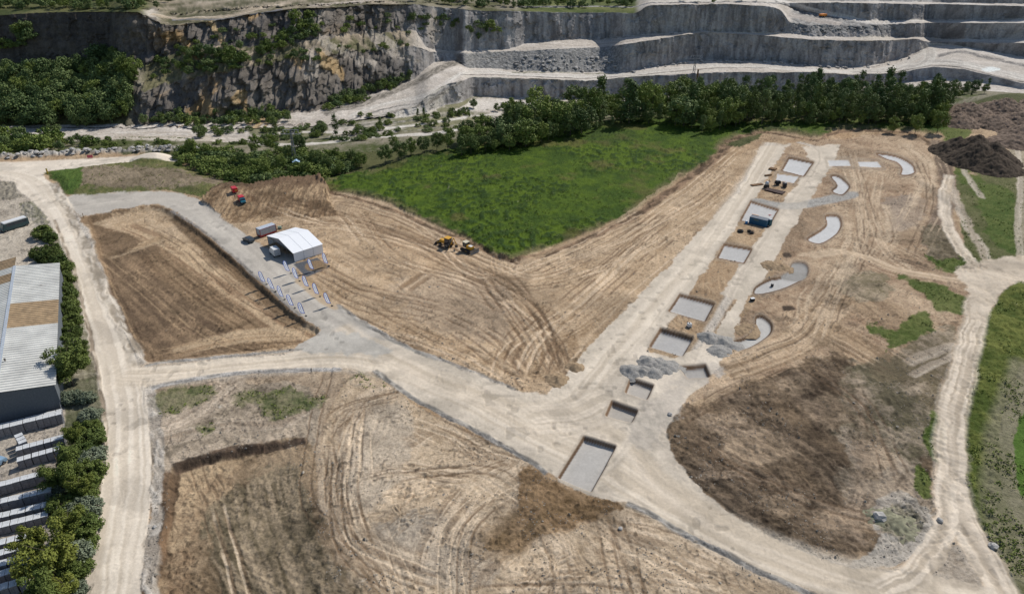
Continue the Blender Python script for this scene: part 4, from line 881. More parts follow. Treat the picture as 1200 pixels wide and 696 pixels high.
# the belt behind the meadow: broadleaf on the left
def f_belt(x, y):
    k = rnd.choice(['round', 'round', 'dark', 'tallm', 'qtree', 'light', 'pine', 'round']); h_ = rnd.choice([rnd.uniform(5, 9), rnd.uniform(8, 13), rnd.uniform(12, 18)])*(1.1 if y < 150 else .85); plant(k, at(x, y), h_, rnd.uniform(.8, 1.15), zoned('belt', x, y, (y-np.interp(x, [540,600,700,800,870], [168,148,128,120,124]))/30, (9, 13), h_), 'broadleaf trees of the wood behind the meadow')
scatter([(540,186),(560,180),(600,178),(650,167),(700,155),(745,146),(790,148),(822,158),(850,154),(870,150),(870,126),(850,118),(800,120),(750,124),(700,130),(650,136),(600,148),(560,160),(540,172)], 230, 9, f_belt)
def f_belt2(x, y):
    k = rnd.choice(['tall', 'tall', 'tallm', 'tallm', 'dark', 'light', 'pine']); 
    h_ = rnd.uniform(6, 12) if k in ('dark', 'light') else rnd.choice([rnd.uniform(8, 12), rnd.uniform(12, 19)])
    if True: plant(k, at(x, y), h_, rnd.uniform(.75, 1.05), zoned('plant', x, y, (y-118)/30, (11.5, 15), h_), 'slender trees of the plantation')
scatter([(866,150),(900,148),(940,147),(980,147),(1030,148),(1065,147),(1090,150),(1100,146),(1108,132),(1100,120),(1050,115),(950,116),(880,120),(862,126)], 210, 7.5, f_belt2)
for x, y, h in ((1098,156,11), (1072,157,10), (1046,156,8)): plant('round', at(x, y), h, .9, {1098: 'light green tree at the right end of the plantation edge', 1072: 'round tree casting its shadow on the sandy bank edge below the plantation', 1046: 'small tree standing alone in front of the plantation edge'}[x])
# right end of the belt
def f_r(x, y): plant(rnd.choice(['qtree', 'round', 'tallm']), at(x, y), rnd.uniform(4, 8), 1, 'green tree thinning out where the plantation ends at the brown earth heap', 'trees at the thin end of the wood')
scatter([(1105,128),(1118,118),(1165,110),(1162,102),(1110,104),(1096,116)], 16, 9, f_r)
# scrub in the middle left
def f_scrub(x, y): plant(rnd.choice(['bush', 'bush', 'bushd', 'nb'][:3]), at(x, y), rnd.uniform(2.4, 5.0), rnd.uniform(.9, 1.3), zoned('thick', x, y, (y-180)/36, None), 'bushes of the thicket above the cut bank')
scatter([(206,184),(225,197),(262,210),(300,218),(345,212),(375,210),(400,204),(420,196),(420,186),(380,182),(340,180),(300,182),(250,180),(215,178)], 120, 7.5, f_scrub)
for x, y, h, k in ((300,182,9,'round'), (318,178,8,'round'), (352,180,9,'dark'), (372,196,8,'dark'), (384,200,7,'dark'), (400,204,6,'round'), (413,192,6.5,'dark'), (424,196,7,'round'), (452,193,9,'dark'), (462,176,7,'round'), (470,188,9,'dark'), (482,182,8,'round'), (497,180,8,'dark'), (512,176,9,'dark'), (525,177,10,'round'), (394,186,5,'round'), (330,200,7,'round'), (312,205,7,'round'), (360,206,6,'round'), (240,186,7,'round'), (226,182,8,'round'), (285,196,7,'dark'), (340,190,8,'dark')):
    plant(k, at(x, y), h, .9, {'round': 'mid green', 'dark': 'dark green'}[k] + ' tree standing out of the bushes ' + spot(x, [(250, 'above the weedy knoll'), (305, 'above the red lorry'), (335, 'left of the pylon foot'), (356, 'beside the pylon'), (378, 'just right of the hut'), (396, 'below the tall poplar'), (418, 'between tall poplar and meadow'), (440, 'at the meadow tip'), (475, 'on the upper left meadow edge'), (505, 'midway along the upper left meadow edge'), (999, 'where the wood begins')]), 'trees scattered above the thicket')
plant('poplar', at(394, 161), 11.5, 1, 'tall dark poplar standing alone beside the white tracks'); plant('poplar', at(323, 157), 8.5, 1.1, 'smaller narrow poplar on the white lot near the quarry foot')
for x, y, h, k in ((446,150,5.5,'pine'), (434,160,4.5,'bush'), (378,158,6,'qtree'), (372,160,3.5,'bush'), (415,158,3.5,'bush'), (424,155,3.5,'bushd'), (425,166,3,'bush'), (430,162,3,'bush'), (335,160,3.5,'bush'), (350,161,3.5,'bush'), (555,128,6,'qtree'), (583,131,5,'qtree'), (590,129,4.5,'qtree'), (548,136,3,'bush'), (530,134,3.5,'bush'), (538,136,3.8,'bush'), (545,133,4,'bushd'), (490,137,4.2,'pine'), (497,137,4.5,'pine'), (512,137,3.5,'bush'), (523,144,3,'bushd'), (610,128,5,'pine'), (424,135,2.5,'bush'), (434,136,2.5,'bush'), (456,138,2.5,'bush'), (460,138,2.4,'bush')):
    plant(k, at(x, y), h, 1, 'small green tree or bush on the pale banks between quarry and wood', 'plants on the pale banks')
# left roadside band above the white road
def f_lb(x, y): plant(rnd.choice(['round', 'bush', 'bush', 'qtree']), at(x, y), rnd.uniform(3, 7)*(1.2 if x < 70 else .75), 1.0, 'tree of the row beyond the white road, ' + spot(x, [(0, 'outside the left edge'), (30, 'at the left edge'), (70, 'before the two bushes on the lot'), (110, 'behind the red board'), (160, 'behind the weedy knoll'), (999, 'at its thin right end')]), 'row of trees beyond the white road')
scatter([(-60,182),(0,182),(60,178),(130,176),(200,176),(200,168),(130,168),(70,163),(-60,158)], 52, 8, f_lb)
for x, y, h in ((68,156,4.5), (60,155,4), (235,163,7), (238,160,5)): plant('qtree', at(x, y), h, 1.0, 'bushy tree standing on the pale lot under the quarry', 'trees on the pale lot')
# wooded quarry slope, far left
def f_q(x, y): plant('qtree' if rnd.random() < .8 else 'round', at(x, y), rnd.uniform(6, 12), rnd.uniform(.8, 1.15), zoned('slope', x, y, (y-75)/75, None), 'trees of the wooded quarry slope')
scatter([(-60,150),(0,149),(80,149),(140,148),(148,132),(152,112),(158,92),(150,76),(125,66),(100,80),(60,84),(20,90),(-60,92)], 215, 7, f_q)
def f_q2(x, y): plant(rnd.choice(['bushd', 'bush', 'qtree']), at(x, y), rnd.uniform(3, 6), 1.0, zoned('cliff', x, y, (y-20)/130, None), 'bushes on the quarry cliff')
for P, n, d in (([(165,80),(200,68),(250,58),(290,56),(300,68),(270,80),(220,92),(190,90)], 36, 6), ([(300,70),(320,62),(365,50),(372,30),(360,18),(340,24),(330,40),(305,52)], 30, 6), ([(385,130),(440,112),(480,94),(482,88),(440,102),(385,120)], 34, 6), ([(168,149),(200,148),(250,145),(300,144),(340,142),(340,134),(300,132),(250,138),(200,142),(168,142)], 42, 7),
                ([(0,62),(20,60),(50,40),(52,32),(30,30),(0,48)], 14, 6), ([(470,30),(500,20),(560,30),(590,34),(560,48),(500,30)], 14, 10)):
    scatter(P, n, d, f_q2)
# tops of the quarry
def f_t(x, y): plant(rnd.choice(['qtree', 'bushd', 'round']), at(x, y), rnd.uniform(4, 7.5), 1, 'distant tree on the ground above the quarry edge', 'distant trees above the quarry edge')
scatter([(-60,11),(0,11),(100,11),(165,12),(200,9),(210,-4),(-60,-5)], 90, 6, f_t)
scatter([(480,2),(545,8),(600,9),(650,10),(745,9),(750,3),(700,0),(600,-4),(480,-4)], 55, 7, f_t)
scatter([(790,4),(880,5),(890,2),(790,0)], 8, 12, f_t)
for P, n, d_ in (([(170,100),(230,92),(300,80),(400,70),(480,58),(480,48),(400,55),(300,66),(200,78),(168,86)], 34, 9), ([(180,60),(240,40),(330,30),(440,20),(500,14),(500,40),(400,44),(300,50),(200,70)], 30, 10), ([(250,174),(330,172),(420,166),(520,160),(560,150),(560,134),(480,140),(400,146),(300,150),(250,152)], 60, 8)):
    scatter(P, n, d_, lambda x, y: plant(rnd.choice(['bushd', 'bush']), at(x, y), rnd.uniform(1.8, 3.6), 1.1, 'small scrub bush ' + spot(y, [(46, 'under the upper edge of the left quarry face'), (105, 'on the middle ledge of the left quarry face'), (152, 'on the bank between quarry foot and upper white track'), (999, 'on the bank before the lower white track')]) + spot(x, [(230, ', left end'), (320, ', left half'), (420, ', right half'), (999, ', right end')]), 'scrub bushes of the quarry side'))
# trees between the block yard and the white road
def near(k, x, y, h, wid, label): plant(k, at(x, y), h, wid, label)
near('bigm', 86, 452, 10.5, 1.2, 'large olive green tree spreading over the warehouse roof corner')
near('bigm', 96, 426, 7.5, 1.0, 'tree just behind the large olive green tree at the warehouse')
near('nbushm', 51, 278, 4.2, 1.25, 'dark tree beside the parked bus'); near('nbushm', 59, 283, 3.4, 1.1, 'shrub on the road side of the dark tree beside the bus')
near('nbushm', 62, 294, 3.0, 1.1, 'low shrub nearest the upper corner of the warehouse roof')
for i, (x, y) in enumerate(((46, 300), (54, 306), (64, 304), (70, 312), (76, 318), (78, 330), (76, 342), (82, 348), (84, 360), (80, 372), (86, 382), (84, 396))):
    plant('nbushm', at(x, y), rnd.uniform(3.4, 4.8), 1.15, 'olive green shrub in the narrow row along the warehouse wall', 'shrubs along the warehouse wall')
near('nbush', 78, 472, 3.0, .95, 'grey green round bush by the warehouse corner, nearest the gable'); near('nbush', 88, 470, 2.8, .95, 'grey green round bush, middle one of three below the big tree'); near('nbush', 102, 472, 2.8, 1, 'grey green round bush nearest the white road below the big tree')
near('bigy', 94, 520, 6.2, 1.0, 'yellow green young tree by the upper block stacks')
near('bigm', 80, 572, 9.0, 1.05, 'full green tree overhanging the double row of blocks'); near('bigy', 100, 585, 6.5, .95, 'green tree on the road side of the full tree')
near('bigy', 46, 655, 9.0, .8, 'yellow green tree leaning over the striped block rows'); near('bigy', 66, 680, 10.5, 1.0, 'tall yellow green tree near the bottom left corner'); near('bigy', 90, 630, 7.5, 1.0, 'light green bushy tree in the middle of the roadside belt')
near('bigm', 60, 730, 9, 1.0, 'green tree cut by the bottom edge of the view'); near('bigy', 84, 705, 6.5, 1.0, 'yellow green tree beside the road near the bottom edge')
for i, (x, y) in enumerate(((108,490),(110,506),(106,522),(112,540),(108,560),(104,582),(106,600),(100,622),(100,640),(92,655),(96,668),(84,676),(88,700),(78,715),(96,535),(94,600),(80,640),(74,600),(70,575))):
    plant('nbush' if i % 3 == 0 else 'nbushm', at(x, y), rnd.uniform(2.6, 4.2), 1.25, ('grey green' if i % 3 == 0 else 'olive') + ' low shrub of the yard belt ' + spot(y, [(520, 'beside the first block row'), (560, 'beside the double block row'), (600, 'beside the first rows under the trees'), (650, 'beside the touching block rows'), (999, 'beside the bottom block rows')]), 'low shrubs of the roadside belt')

# ------------------------------------------------------------------ heaps of gravel and earth
def heap(name, base, cones, m, label, cat, rough=.36, res=.28, seed=0, group=None):
    """cones: (dx,dy,radius,height); a heap is one uneven mesh that sinks into the ground at its rim"""
    xs = [c[0]-c[2]*1.4 for c in cones]+[c[0]+c[2]*1.4 for c in cones]; ys = [c[1]-c[2]*1.4 for c in cones]+[c[1]+c[2]*1.4 for c in cones]
    X, Y = np.meshgrid(np.arange(min(xs), max(xs)+res, res), np.arange(min(ys), max(ys)+res, res))
    Z = np.full(X.shape, -.35)
    wx = X + (fbm(X/1.5+50, Y/1.5+50, seed, 3)-.5)*1.3; wy = Y + (fbm(X/1.5+90, Y/1.5+50, seed+1, 3)-.5)*1.3
    for (cx, cy, R, h) in cones:
        d = np.hypot(wx-cx, wy-cy)/(R*.98); Z = np.maximum(Z, h*np.clip(1-d, -.3, 1)**1 if False else h*(1-d))
    Z = np.maximum(Z, -.35) + np.where(Z > 0, (fbm(X/.8+20, Y/.8+20, seed+2, 4, .65)-.5)*rough*2, 0)
    nr, nc = X.shape; V = np.stack([X, Y, Z], -1).reshape(-1, 3); id_ = np.arange(nr*nc).reshape(nr, nc)
    F = np.stack([id_[:-1, :-1], id_[:-1, 1:], id_[1:, 1:], id_[1:, :-1]], -1).reshape(-1, 4)
    keep = (V[F][:, :, 2].max(1) > -.34); me = np_mesh(name, V, F[keep], True); me.materials.append(m)
    o = bpy.data.objects.new(name, me); COL.objects.link(o); o.location = base; tag(o, label, cat, group); return o
GRM = mat('crushed_gravel', (.32, .305, .28), .95, var=.35, scale=4, spec=.1, bump=.6)
DKM = mat('dark_topsoil', (.085, .065, .048), .95, var=.5, scale=1.2, spec=.1, bump=.8)
BRM = mat('brown_subsoil', (.20, .15, .115), .95, var=.55, scale=.5, spec=.1, bump=.8)
SOM = mat('tan_soil', (.33, .24, .15), .95, var=.35, scale=1.5, spec=.1, bump=.6)
heap('gravel_heap', atn(740, 436), [(0,.5,3.0,1.5), (2.6,1.0,2.4,1.1)], GRM, 'grey gravel heap nearest the white road, left end of the central group', 'gravel heap', seed=1)
heap('gravel_heap', atn(766, 437), [(0,0,2.6,1.2), (-2.6,.2,2.2,1.1), (2.8,1.0,2.3,.9)], GRM, 'long low grey gravel heap in the middle of the central group', 'gravel heap', seed=2)
heap('gravel_heap', atn(760, 424), [(0,0,2.8,1.3)], GRM, 'small grey gravel heap behind the central group, by the pad pit', 'gravel heap', seed=3)
heap('gravel_heap', atn(784, 430), [(0,0,2.8,.8), (-2,1.5,2.2,.7)], GRM, 'pale flattened gravel heap at the right end of the central group', 'gravel heap', seed=4)
heap('gravel_heap', atn(831, 396), [(0,0,2.9,1.5)], GRM, 'steep dark grey gravel heap beside the double gravel lane', 'gravel heap', seed=5)
heap('gravel_heap', atn(847, 400), [(0,0,2.9,1.2), (1.5,-2,2.4,.7)], GRM, 'grey gravel heap spilling into the curved pit', 'gravel heap', seed=6)
heap('gravel_heap', atn(843, 412), [(0,0,3.0,.9)], GRM, 'low grey gravel spill in front of the curved pit', 'gravel heap', seed=8)
heap('earth_mound', atn(673, 430), [(0,0,2.2,.9), (.8,-.2,1.8,.8)], SOM, 'small brown earth mound by the white road junction', 'earth mound', seed=7)
heap('earth_mound', atn(653, 445), [(0,0,3.0,1.1), (-.6,.6,2.4,1.0)], SOM, 'larger brown earth mound left of the small one', 'earth mound', seed=9)
heap('earth_mound', atn(1156, 193), [(0,-4,12,6.5), (-3,3,13,9.0), (4,4,12,8.5), (2,13,13,9), (-4,16,11,7)], DKM, 'large dark conical heap of topsoil on the grass', 'earth mound', rough=.8, res=.5, seed=10)
heap('earth_mound', at(1165, 146), [(0,0,13,5), (-16,3,12,5), (14,2,16,6), (32,4,16,6), (-4,16,16,7), (16,20,18,8), (36,24,18,8), (54,20,20,8)], BRM, 'huge brown heap of spoil behind the dark conical heap', 'earth mound', rough=1.4, res=.6, seed=11)
heap('earth_mound', atn(1192, 168), [(0,0,12,4.0), (10,-3,14,5), (24,0,16,6), (12,10,14,6)], BRM, 'broad brown spoil bank running off the right edge beside the dark conical heap', 'earth mound', rough=1.0, res=.6, seed=15)
heap('earth_mound', at(905, 311), [(0,0,3.6,1.0), (2.4,-1,2.6,.8)], SOM, 'low tan mound inside the large curved pit area', 'earth mound', seed=12)
heap('earth_mound', atn(870, 388), [(0,.5,2.6,.5), (1.6,2.4,2.2,.5)], SOM, 'tan mound enclosed by the curved gravel pit', 'earth mound', seed=13)
heap('earth_mound', atn(1050, 612), [(0,0,3.4,.7), (-2.5,1,2.5,.5)], mat('weedy_rubble', (.24,.23,.15), .95, var=.6, scale=.9), 'weedy grey rubble mound by the track junction', 'earth mound', seed=14)
STM = mat('pale_limestone', (.42, .40, .37), .9, var=.3, scale=2, bump=.5)
def boulder(p, s, label, group=None, m=STM, name='boulder'):
    bm = MB(); bmesh.ops.create_icosphere(bm.bm, subdivisions=2, radius=1)
    for v in bm.bm.verts: v.co *= 1 + random.uniform(-.2, .2); v.co.z = v.co.z*.7 + .25
    o = bm.build(name, m); o.location = p; o.scale = (s*random.uniform(.8, 1.3), s*random.uniform(.8, 1.3), s); o.rotation_euler[2] = random.random()*6; return tag(o, label, 'boulder', group)
bproto = [boulder(at(30+i*9, 184), .9, 'pale limestone boulder on the berm along the white road', 'boulders on the berm') for i in range(3)]
for i in range(75):
    b_ = bproto[i % 3].copy(); COL.objects.link(b_); x = rnd.uniform(-20, 255); y = np.interp(x, [-20, 60, 130, 210, 260], [187, 181, 178.5, 175.5, 178]) + rnd.uniform(-2.5, 2.5)
    s = rnd.uniform(.35, 1.25); b_.location = at(x, y, .5); b_.scale = (s*1.2, s, s*.9); b_.rotation_euler[2] = rnd.random()*6
for i in range(46):
    b_ = bproto[i % 3].copy(); COL.objects.link(b_); x = rnd.uniform(735, 1075); y = np.interp(x, [735, 760, 800, 850, 900, 950, 1000, 1030, 1060, 1078], [86, 80, 74.5, 72.5, 73.5, 78, 80, 78.5, 70, 63]) + rnd.uniform(-.3, 1.4); s = rnd.uniform(.5, 1.6)
    b_.location = at(x, y, .2); b_.scale = (s*1.2, s, s*.9); b_.rotation_euler = (rnd.random(), 0, rnd.random()*6); b_['label'] = 'fallen block at the foot of the long quarry wall above the haul road'; b_['group'] = 'fallen blocks at the quarry wall foot'
for i in range(70):
    b_ = bproto[i % 3].copy(); COL.objects.link(b_); x = rnd.uniform(605, 728); y = rnd.uniform(66, 84); s = rnd.uniform(.5, 1.5)
    b_.location = at(x, y, .1); b_.scale = (s*1.2, s, s*.9); b_.rotation_euler = (rnd.random(), 0, rnd.random()*6); b_['label'] = 'grey rock lying on the quarry rubble slope above the haul road'; b_['group'] = 'rocks on the quarry rubble slope'
boulder(atn(1030, 607), 1.1, 'single pale boulder by the weedy rubble mound'); boulder(atn(1164, 640), .6, 'blue grey boulder at the edge of the right hand track')
boulder(atn(727, 619), .4, 'small stone on the pale ground below the square pit'); boulder(atn(1101, 610), .6, 'brown stone beside the right hand track junction')
boulder(atn(785, 486), .5, 'small pale stone at the corner of the dark topsoil'); boulder(atn(181, 617), .4, 'dark stone on the shoulder of the white road')
# ------------------------------------------------------------------ warehouse
ROOFM = mat('ribbed_pale_sheet', (.64, .63, .58), .5, var=.2, scale=.25); TANM = mat('weathered_skylight', (.42, .30, .175), .6, var=.3, scale=.8); WALLM = mat('dark_cladding', (.12, .135, .15), .8, var=.2); CAPM = mat('ridge_zinc', (.50, .54, .58), .4, .2); PIPEM = mat('dark_pipe', (.05, .035, .03), .6)
A0 = atn(74, 479); A0.z = 0
EH = 6.6
Ur = Vector(((w0((68.5, 309), EH)[0]), w0((68.5, 309), EH)[1], 0)) - A0; LEN = Ur.length; Ur.normalize(); Vr = Vector((-Ur.y, Ur.x, 0))
HW = 10.2; RH = 8.0
wr = empty('warehouse', A0, math.atan2(Ur.y, Ur.x)); tag(wr, 'long warehouse with a pale ribbed gable roof and tan skylight strips', 'warehouse')
# local x along the building (away from camera), local y to the left
b_ = MB(); b_.prism([(0, -.3), (LEN, -.3), (LEN, EH-.1), (0, EH-.1)], 0, .25); b_.prism([(0, -.3), (LEN, -.3), (LEN, EH-.1), (0, EH-.1)], 2*HW-.25, 2*HW)
for x0, x1 in ((0, .25), (LEN-.25, LEN)):
    f = [b_.bm.verts.new((xx, yy, zz)) for xx in (x0, x1) for yy, zz in ((.25, -.3), (2*HW-.25, -.3), (2*HW-.25, EH-.1), (HW, RH-.15), (.25, EH-.1))]
    b_.bm.faces.new(f[:5]); b_.bm.faces.new(f[5:][::-1])
    for i in range(5): b_.bm.faces.new((f[i], f[(i+1) % 5], f[5+(i+1) % 5], f[5+i]))
b_.bm.normal_update(); bmesh.ops.recalc_face_normals(b_.bm, faces=b_.bm.faces[:]); b_.build('wall', WALLM, wr)
def ribbed(x0, x1, side, name, m, lift=0.0, s0=0.0, s1=1.0):
    bm = MB(); p = 1.05; n = int((x1-x0)/p); prev = None
    def pt(x, s, dz):
        y = (HW*s - (.35 if s == 0 else 0)); z = EH + (RH-EH)*s + dz + lift - (.05 if s == 0 else 0)
        y = y if side == 0 else 2*HW - y
        return (x, y, z)
    for i in range(n+1):
        xa = x0 + (x1-x0)*i/(n+1); xb = x0 + (x1-x0)*(i+1)/(n+1)
        for (xx, dz) in ((xa, 0), (xa+(xb-xa)*.66, 0), (xa+(xb-xa)*.74, .17), (xa+(xb-xa)*.92, .17), (xb, 0)):
            cur = [bm.bm.verts.new(pt(xx, s0, dz)), bm.bm.verts.new(pt(xx, s1, dz))]
            if prev: bm.bm.faces.new((prev[0], cur[0], cur[1], prev[1]))
            prev = cur
    r_ = bmesh.ops.extrude_face_region(bm.bm, geom=bm.bm.faces[:]); bmesh.ops.translate(bm.bm, vec=(0, 0, -.05), verts=[v for v in r_['geom'] if isinstance(v, bmesh.types.BMVert)])
    bmesh.ops.recalc_face_normals(bm.bm, faces=bm.bm.faces[:])
    return bm.build(name, m, wr)
def along(ypx, xpx=40): # local x of an image row on the roof
    q = Vector((*w0((xpx, ypx), 5.6), 0)) - A0; return q.dot(Ur)
a1, a2 = along(389), along(361)
ribbed(-.3, a1, 0, 'roof', ROOFM); ribbed(a1+.01, a2, 0, 'skylight', TANM); ribbed(a2+.01, LEN+.3, 0, 'roof', ROOFM)
l1, l2, l3, l4 = along(341, 8), along(331, 8), along(324, 8), along(313, 8)
ribbed(-.3, l1, 1, 'roof', ROOFM); ribbed(l1+.01, l2, 1, 'skylight', TANM); ribbed(l2+.01, l3, 1, 'roof', ROOFM); ribbed(l3+.01, l4, 1, 'skylight', TANM); ribbed(l4+.01, LEN+.3, 1, 'roof', ROOFM)
MB().prism([(-.4, RH+.04), (LEN+.4, RH+.04), (LEN+.4, RH+.16), (-.4, RH+.16)], HW-.35, HW+.35).build('ridge_cap', CAPM, wr)
MB().prism([(LEN+.3, EH-.2), (LEN+.5, EH-.2), (LEN+.5, EH+.05), (LEN+.3, EH+.05)], -.3, 2*HW+.3).build('gutter', PIPEM, wr)
for (lx, ly, lz) in ((along(432, 17), HW-1.0, RH-.1), (along(412, 9), HW+1.6, RH-.2)):
    MB().cyl((lx, ly, lz-.3), (lx, ly, lz+.6), .14).cyl((lx, ly, lz+.6), (lx, ly, lz+.75), .26, .1).build('vent_pipe', PIPEM, wr)
MB().box((LEN-14, 4, EH+.62+.0), (.1, 1.2, .04)).build('rust_patch', mat('rust', (.18, .07, .04), .9), wr)
# ------------------------------------------------------------------ block yard
BLK = mat('concrete_block', (.25, .24, .245), .95, var=.3, scale=2.5, bump=.4); BTOP = mat('block_top', (.60, .61, .61), .9, var=.3, scale=2)
def pallet_proto():
    r = empty('block_stack', (0, 0, 0)); bm = MB()
    for iz in range(7):
        for iy in range(2):
            for ix in range(2): bm.box((-.27+ix*.54, -.27+iy*.54, .12+.16+iz*.36), (.52, .52, .34))
    bm.build('blocks', BLK, r)
    bm = MB()
    for i in range(4): bm.box((-.4+i*.265, 0, 2.68), (.25, 1.04, .10))
    bm.build('top_layer', BTOP, r)
    bm = MB()
    for i in range(3): bm.box((-.42+i*.42, 0, .05), (.12, 1.05, .1))
    bm.build('pallet', mat('pallet_wood', (.22, .15, .09), .9), r)
    return r
pp = pallet_proto(); first = True
def row(p, q, n, label, hs=1.0, gap=0):
    global first
    a = Vector((*w0(p), 0)); b = Vector((*w0(q), 0)); hd = math.atan2(b.y-a.y, b.x-a.x); d = (b-a).length
    n = int(d/1.14); 
    for i in range(n):
        if gap and rnd.random() < gap: continue
        c = pp if first else copy_tree(pp); first = False
        c.location = a.lerp(b, (i+.5)/n) + Vector((rnd.uniform(-.04, .04), rnd.uniform(-.05, .05), float(at(*p).z)*0+.0)); c.rotation_euler[2] = hd + rnd.uniform(-.03, .03); c.scale = (1.04, 1.35, hs*.82)
        c['label'] = label; c['category'] = 'block stack'; c['group'] = label.replace('stack of grey concrete blocks in ', 'block stacks in ')
L_ = 'stack of grey concrete blocks in '
row((-40,522), (76,493), 18, L_+'the long first row below the warehouse gable', 1.05)
row((-40,512), (74,484), 18, L_+'the shaded row against the warehouse gable', .35)
row((22,535), (78,520), 9, L_+'the upper line of the double row', .9)
row((23,548), (74,533), 9, L_+'the lower line of the double row', .9)
row((25,518), (31,529), 2, L_+'the short pair standing crosswise between the rows', 1.0)
row((-40,589), (60,562), 14, L_+'the first full row under the trees', .95)
row((-40,606), (64,581), 14, L_+'the second full row under the trees', .8)
row((-40,622), (60,598), 14, L_+'the third full row, touching the fourth', .75)
row((-40,634), (60,609), 14, L_+'the fourth full row, touching the third', .75)
row((-40,655), (50,630), 13, L_+'the fifth full row near the bottom', .7)
row((-40,667), (46,643), 13, L_+'the sixth full row near the bottom', .7)
row((-40,679), (42,656), 13, L_+'the seventh full row near the bottom', .65)
row((-40,691), (38,669), 12, L_+'the eighth full row near the bottom', .65)
row((-40,712), (36,688), 12, L_+'the last dark row in the bottom corner', .9)
# fence on the yard side
FM = mat('fence_steel', (.42, .42, .42), .5, .5)
fe = empty('wire_fence', Vector((*w0((71, 470)), 0))); tag(fe, 'thin grey wire fence between the block yard and the trees', 'fence'); fa = fe.location.copy()
fp = [Vector((*w0(p), 0)) for p in ((71,470), (76,495), (79,520), (80,545), (76,575), (70,605), (64,640), (56,675), (48,710))]
for i, p in enumerate(fp):
    q = p-fa; MB().cyl((q.x, q.y, -.3), (q.x, q.y, 2.0), .05, None, 6).build('post', FM, fe)
    if i: 
        q0 = fp[i-1]-fa; bm = MB()
        for z in (.4, .9, 1.4, 1.9): bm.cyl((q0.x, q0.y, z), (q.x, q.y, z), .015, None, 4)
        bm.build('wire', FM, fe)
# ------------------------------------------------------------------ paints and shared vehicle builders
def paint_(n, c, r=.35): return mat(n, c, r, 0, var=.06, spec=.5)
RED = paint_('red_paint', (.55, .03, .04)); TEAL = paint_('teal_paint', (.02, .16, .22)); WHT = paint_('white_paint', (.72, .72, .70)); DKG = paint_('dark_car_paint', (.045, .055, .065), .3); GLS = mat('dark_glass', (.02, .035, .05), .12, 0, var=.05, spec=.8)
TYR = mat('tyre_rubber', (.025, .025, .025), .9); YEL = paint_('machine_yellow', (.62, .33, .03), .5); CHR = mat('grey_steel', (.22, .22, .22), .5, .6); SIL = mat('grey_panel', (.42, .44, .46), .5); DRED = paint_('dark_red_paint', (.28, .02, .03)); BLU = paint_('container_blue', (.015, .10, .19), .5); ORG = paint_('orange_paint', (.75, .25, .03), .5); LGT = mat('lamp_lens', (.8, .78, .7), .2)
def wheel(x, y, r, w_, parent):
    s = 1 if y > 0 else -1
    t = MB().cyl((x, y-w_/2, r), (x, y+w_/2, r), r, None, 18).build('wheel', TYR, parent); MB().cyl((x, y+s*w_/2, r), (x, y+s*(w_/2+.02), r), r*.55, None, 12).build('rim', CHR, t)
def van(name, p, hd, L, W, H, body, roof, label, cat, win=True, prof=None):
    r = empty(name, p, hd); tag(r, label, cat)
    h = L/2
    prof = prof or [(-h, .35), (h-.1, .35), (h, .9), (h-.25, 1.25), (h-.85, H-.15), (h-1.2, H), (-h+.1, H), (-h, H-.15)]
    MB().prism(prof, -W/2, W/2, .06).build('body', body, r, False)
    if roof: MB().box((-.3, 0, H+.035), (L-1.5, W-.06, .12), bev=.04).build('roof', roof, r)
    MB().box((h-.47, 0, H*.66), (.06, W-.22, H*.34), ry=-math.radians(28)).build('windscreen', GLS, r)
    if win:
        for s in (-1, 1):
            n = 3
            for i in range(n): MB().box((h-1.5-(i+.5)*(L-2)/n, s*(W/2+.004), H*.7), ((L-2)/n-.12, .02, H*.27)).build('side_window', GLS, r)
        MB().box((-h-.004, 0, H*.7), (.02, W-.4, H*.27)).build('rear_window', GLS, r)
    for s in (-1, 1):
        MB().box((h-.02, s*(W/2-.28), .82), (.08, .3, .18)).build('headlight', LGT, r); MB().box((-h-.01, s*(W/2-.16), .95), (.05, .14, .3)).build('tail_lamp', RED, r)
        wheel(h-.95, s*(W/2-.08), .36, .24, r); wheel(-h+.95, s*(W/2-.08), .36, .24, r)
        MB().box((h-1.0, s*(W/2+.12), H*.6), (.1, .16, .22)).build('mirror', TYR, r)
    MB().box((h+.02, 0, .45), (.12, W-.2, .22)).build('bumper', TYR, r)
    return r
# bus parked at the left
hd = heading((31, 262), (5, 270))
bus = van('minibus', atn(18, 267.5), hd, 8.4, 2.3, 2.9, paint_('bus_green', (.03, .07, .075), .4), WHT, 'dark green minibus with a white roof parked on the pale lot', 'minibus')
# dark car
cpz = [(-2.2,.35),(2.15,.35),(2.25,.75),(1.25,.98),(.55,1.5),(-1.6,1.55),(-2.1,1.05),(-2.25,.8)]
car = empty('parked_car', atn(291.5, 283), heading((297, 283), (285, 277))); tag(car, 'dark estate car parked on the gravel before the grey trailer', 'car')
MB().prism([(x*1.0, z*1.1) for x, z in cpz], -.92, .92, .08).build('body', DKG, car)
MB().prism([(1.18, 1.10), (.52, 1.60), (-1.55, 1.66), (-2.0, 1.17)], -.93, .93, .02).build('window', GLS, car); MB().box((-.5, 0, 1.69), (1.9, 1.4, .04), bev=.01).build('roof', DKG, car)
for sx in (1.35, -1.35):
    for s in (-.86, .86): wheel(sx, s, .35, .22, car)
for s in (-.6, .6): MB().box((2.22, s, .8), (.1, .35, .16)).build('headlight', LGT, car)
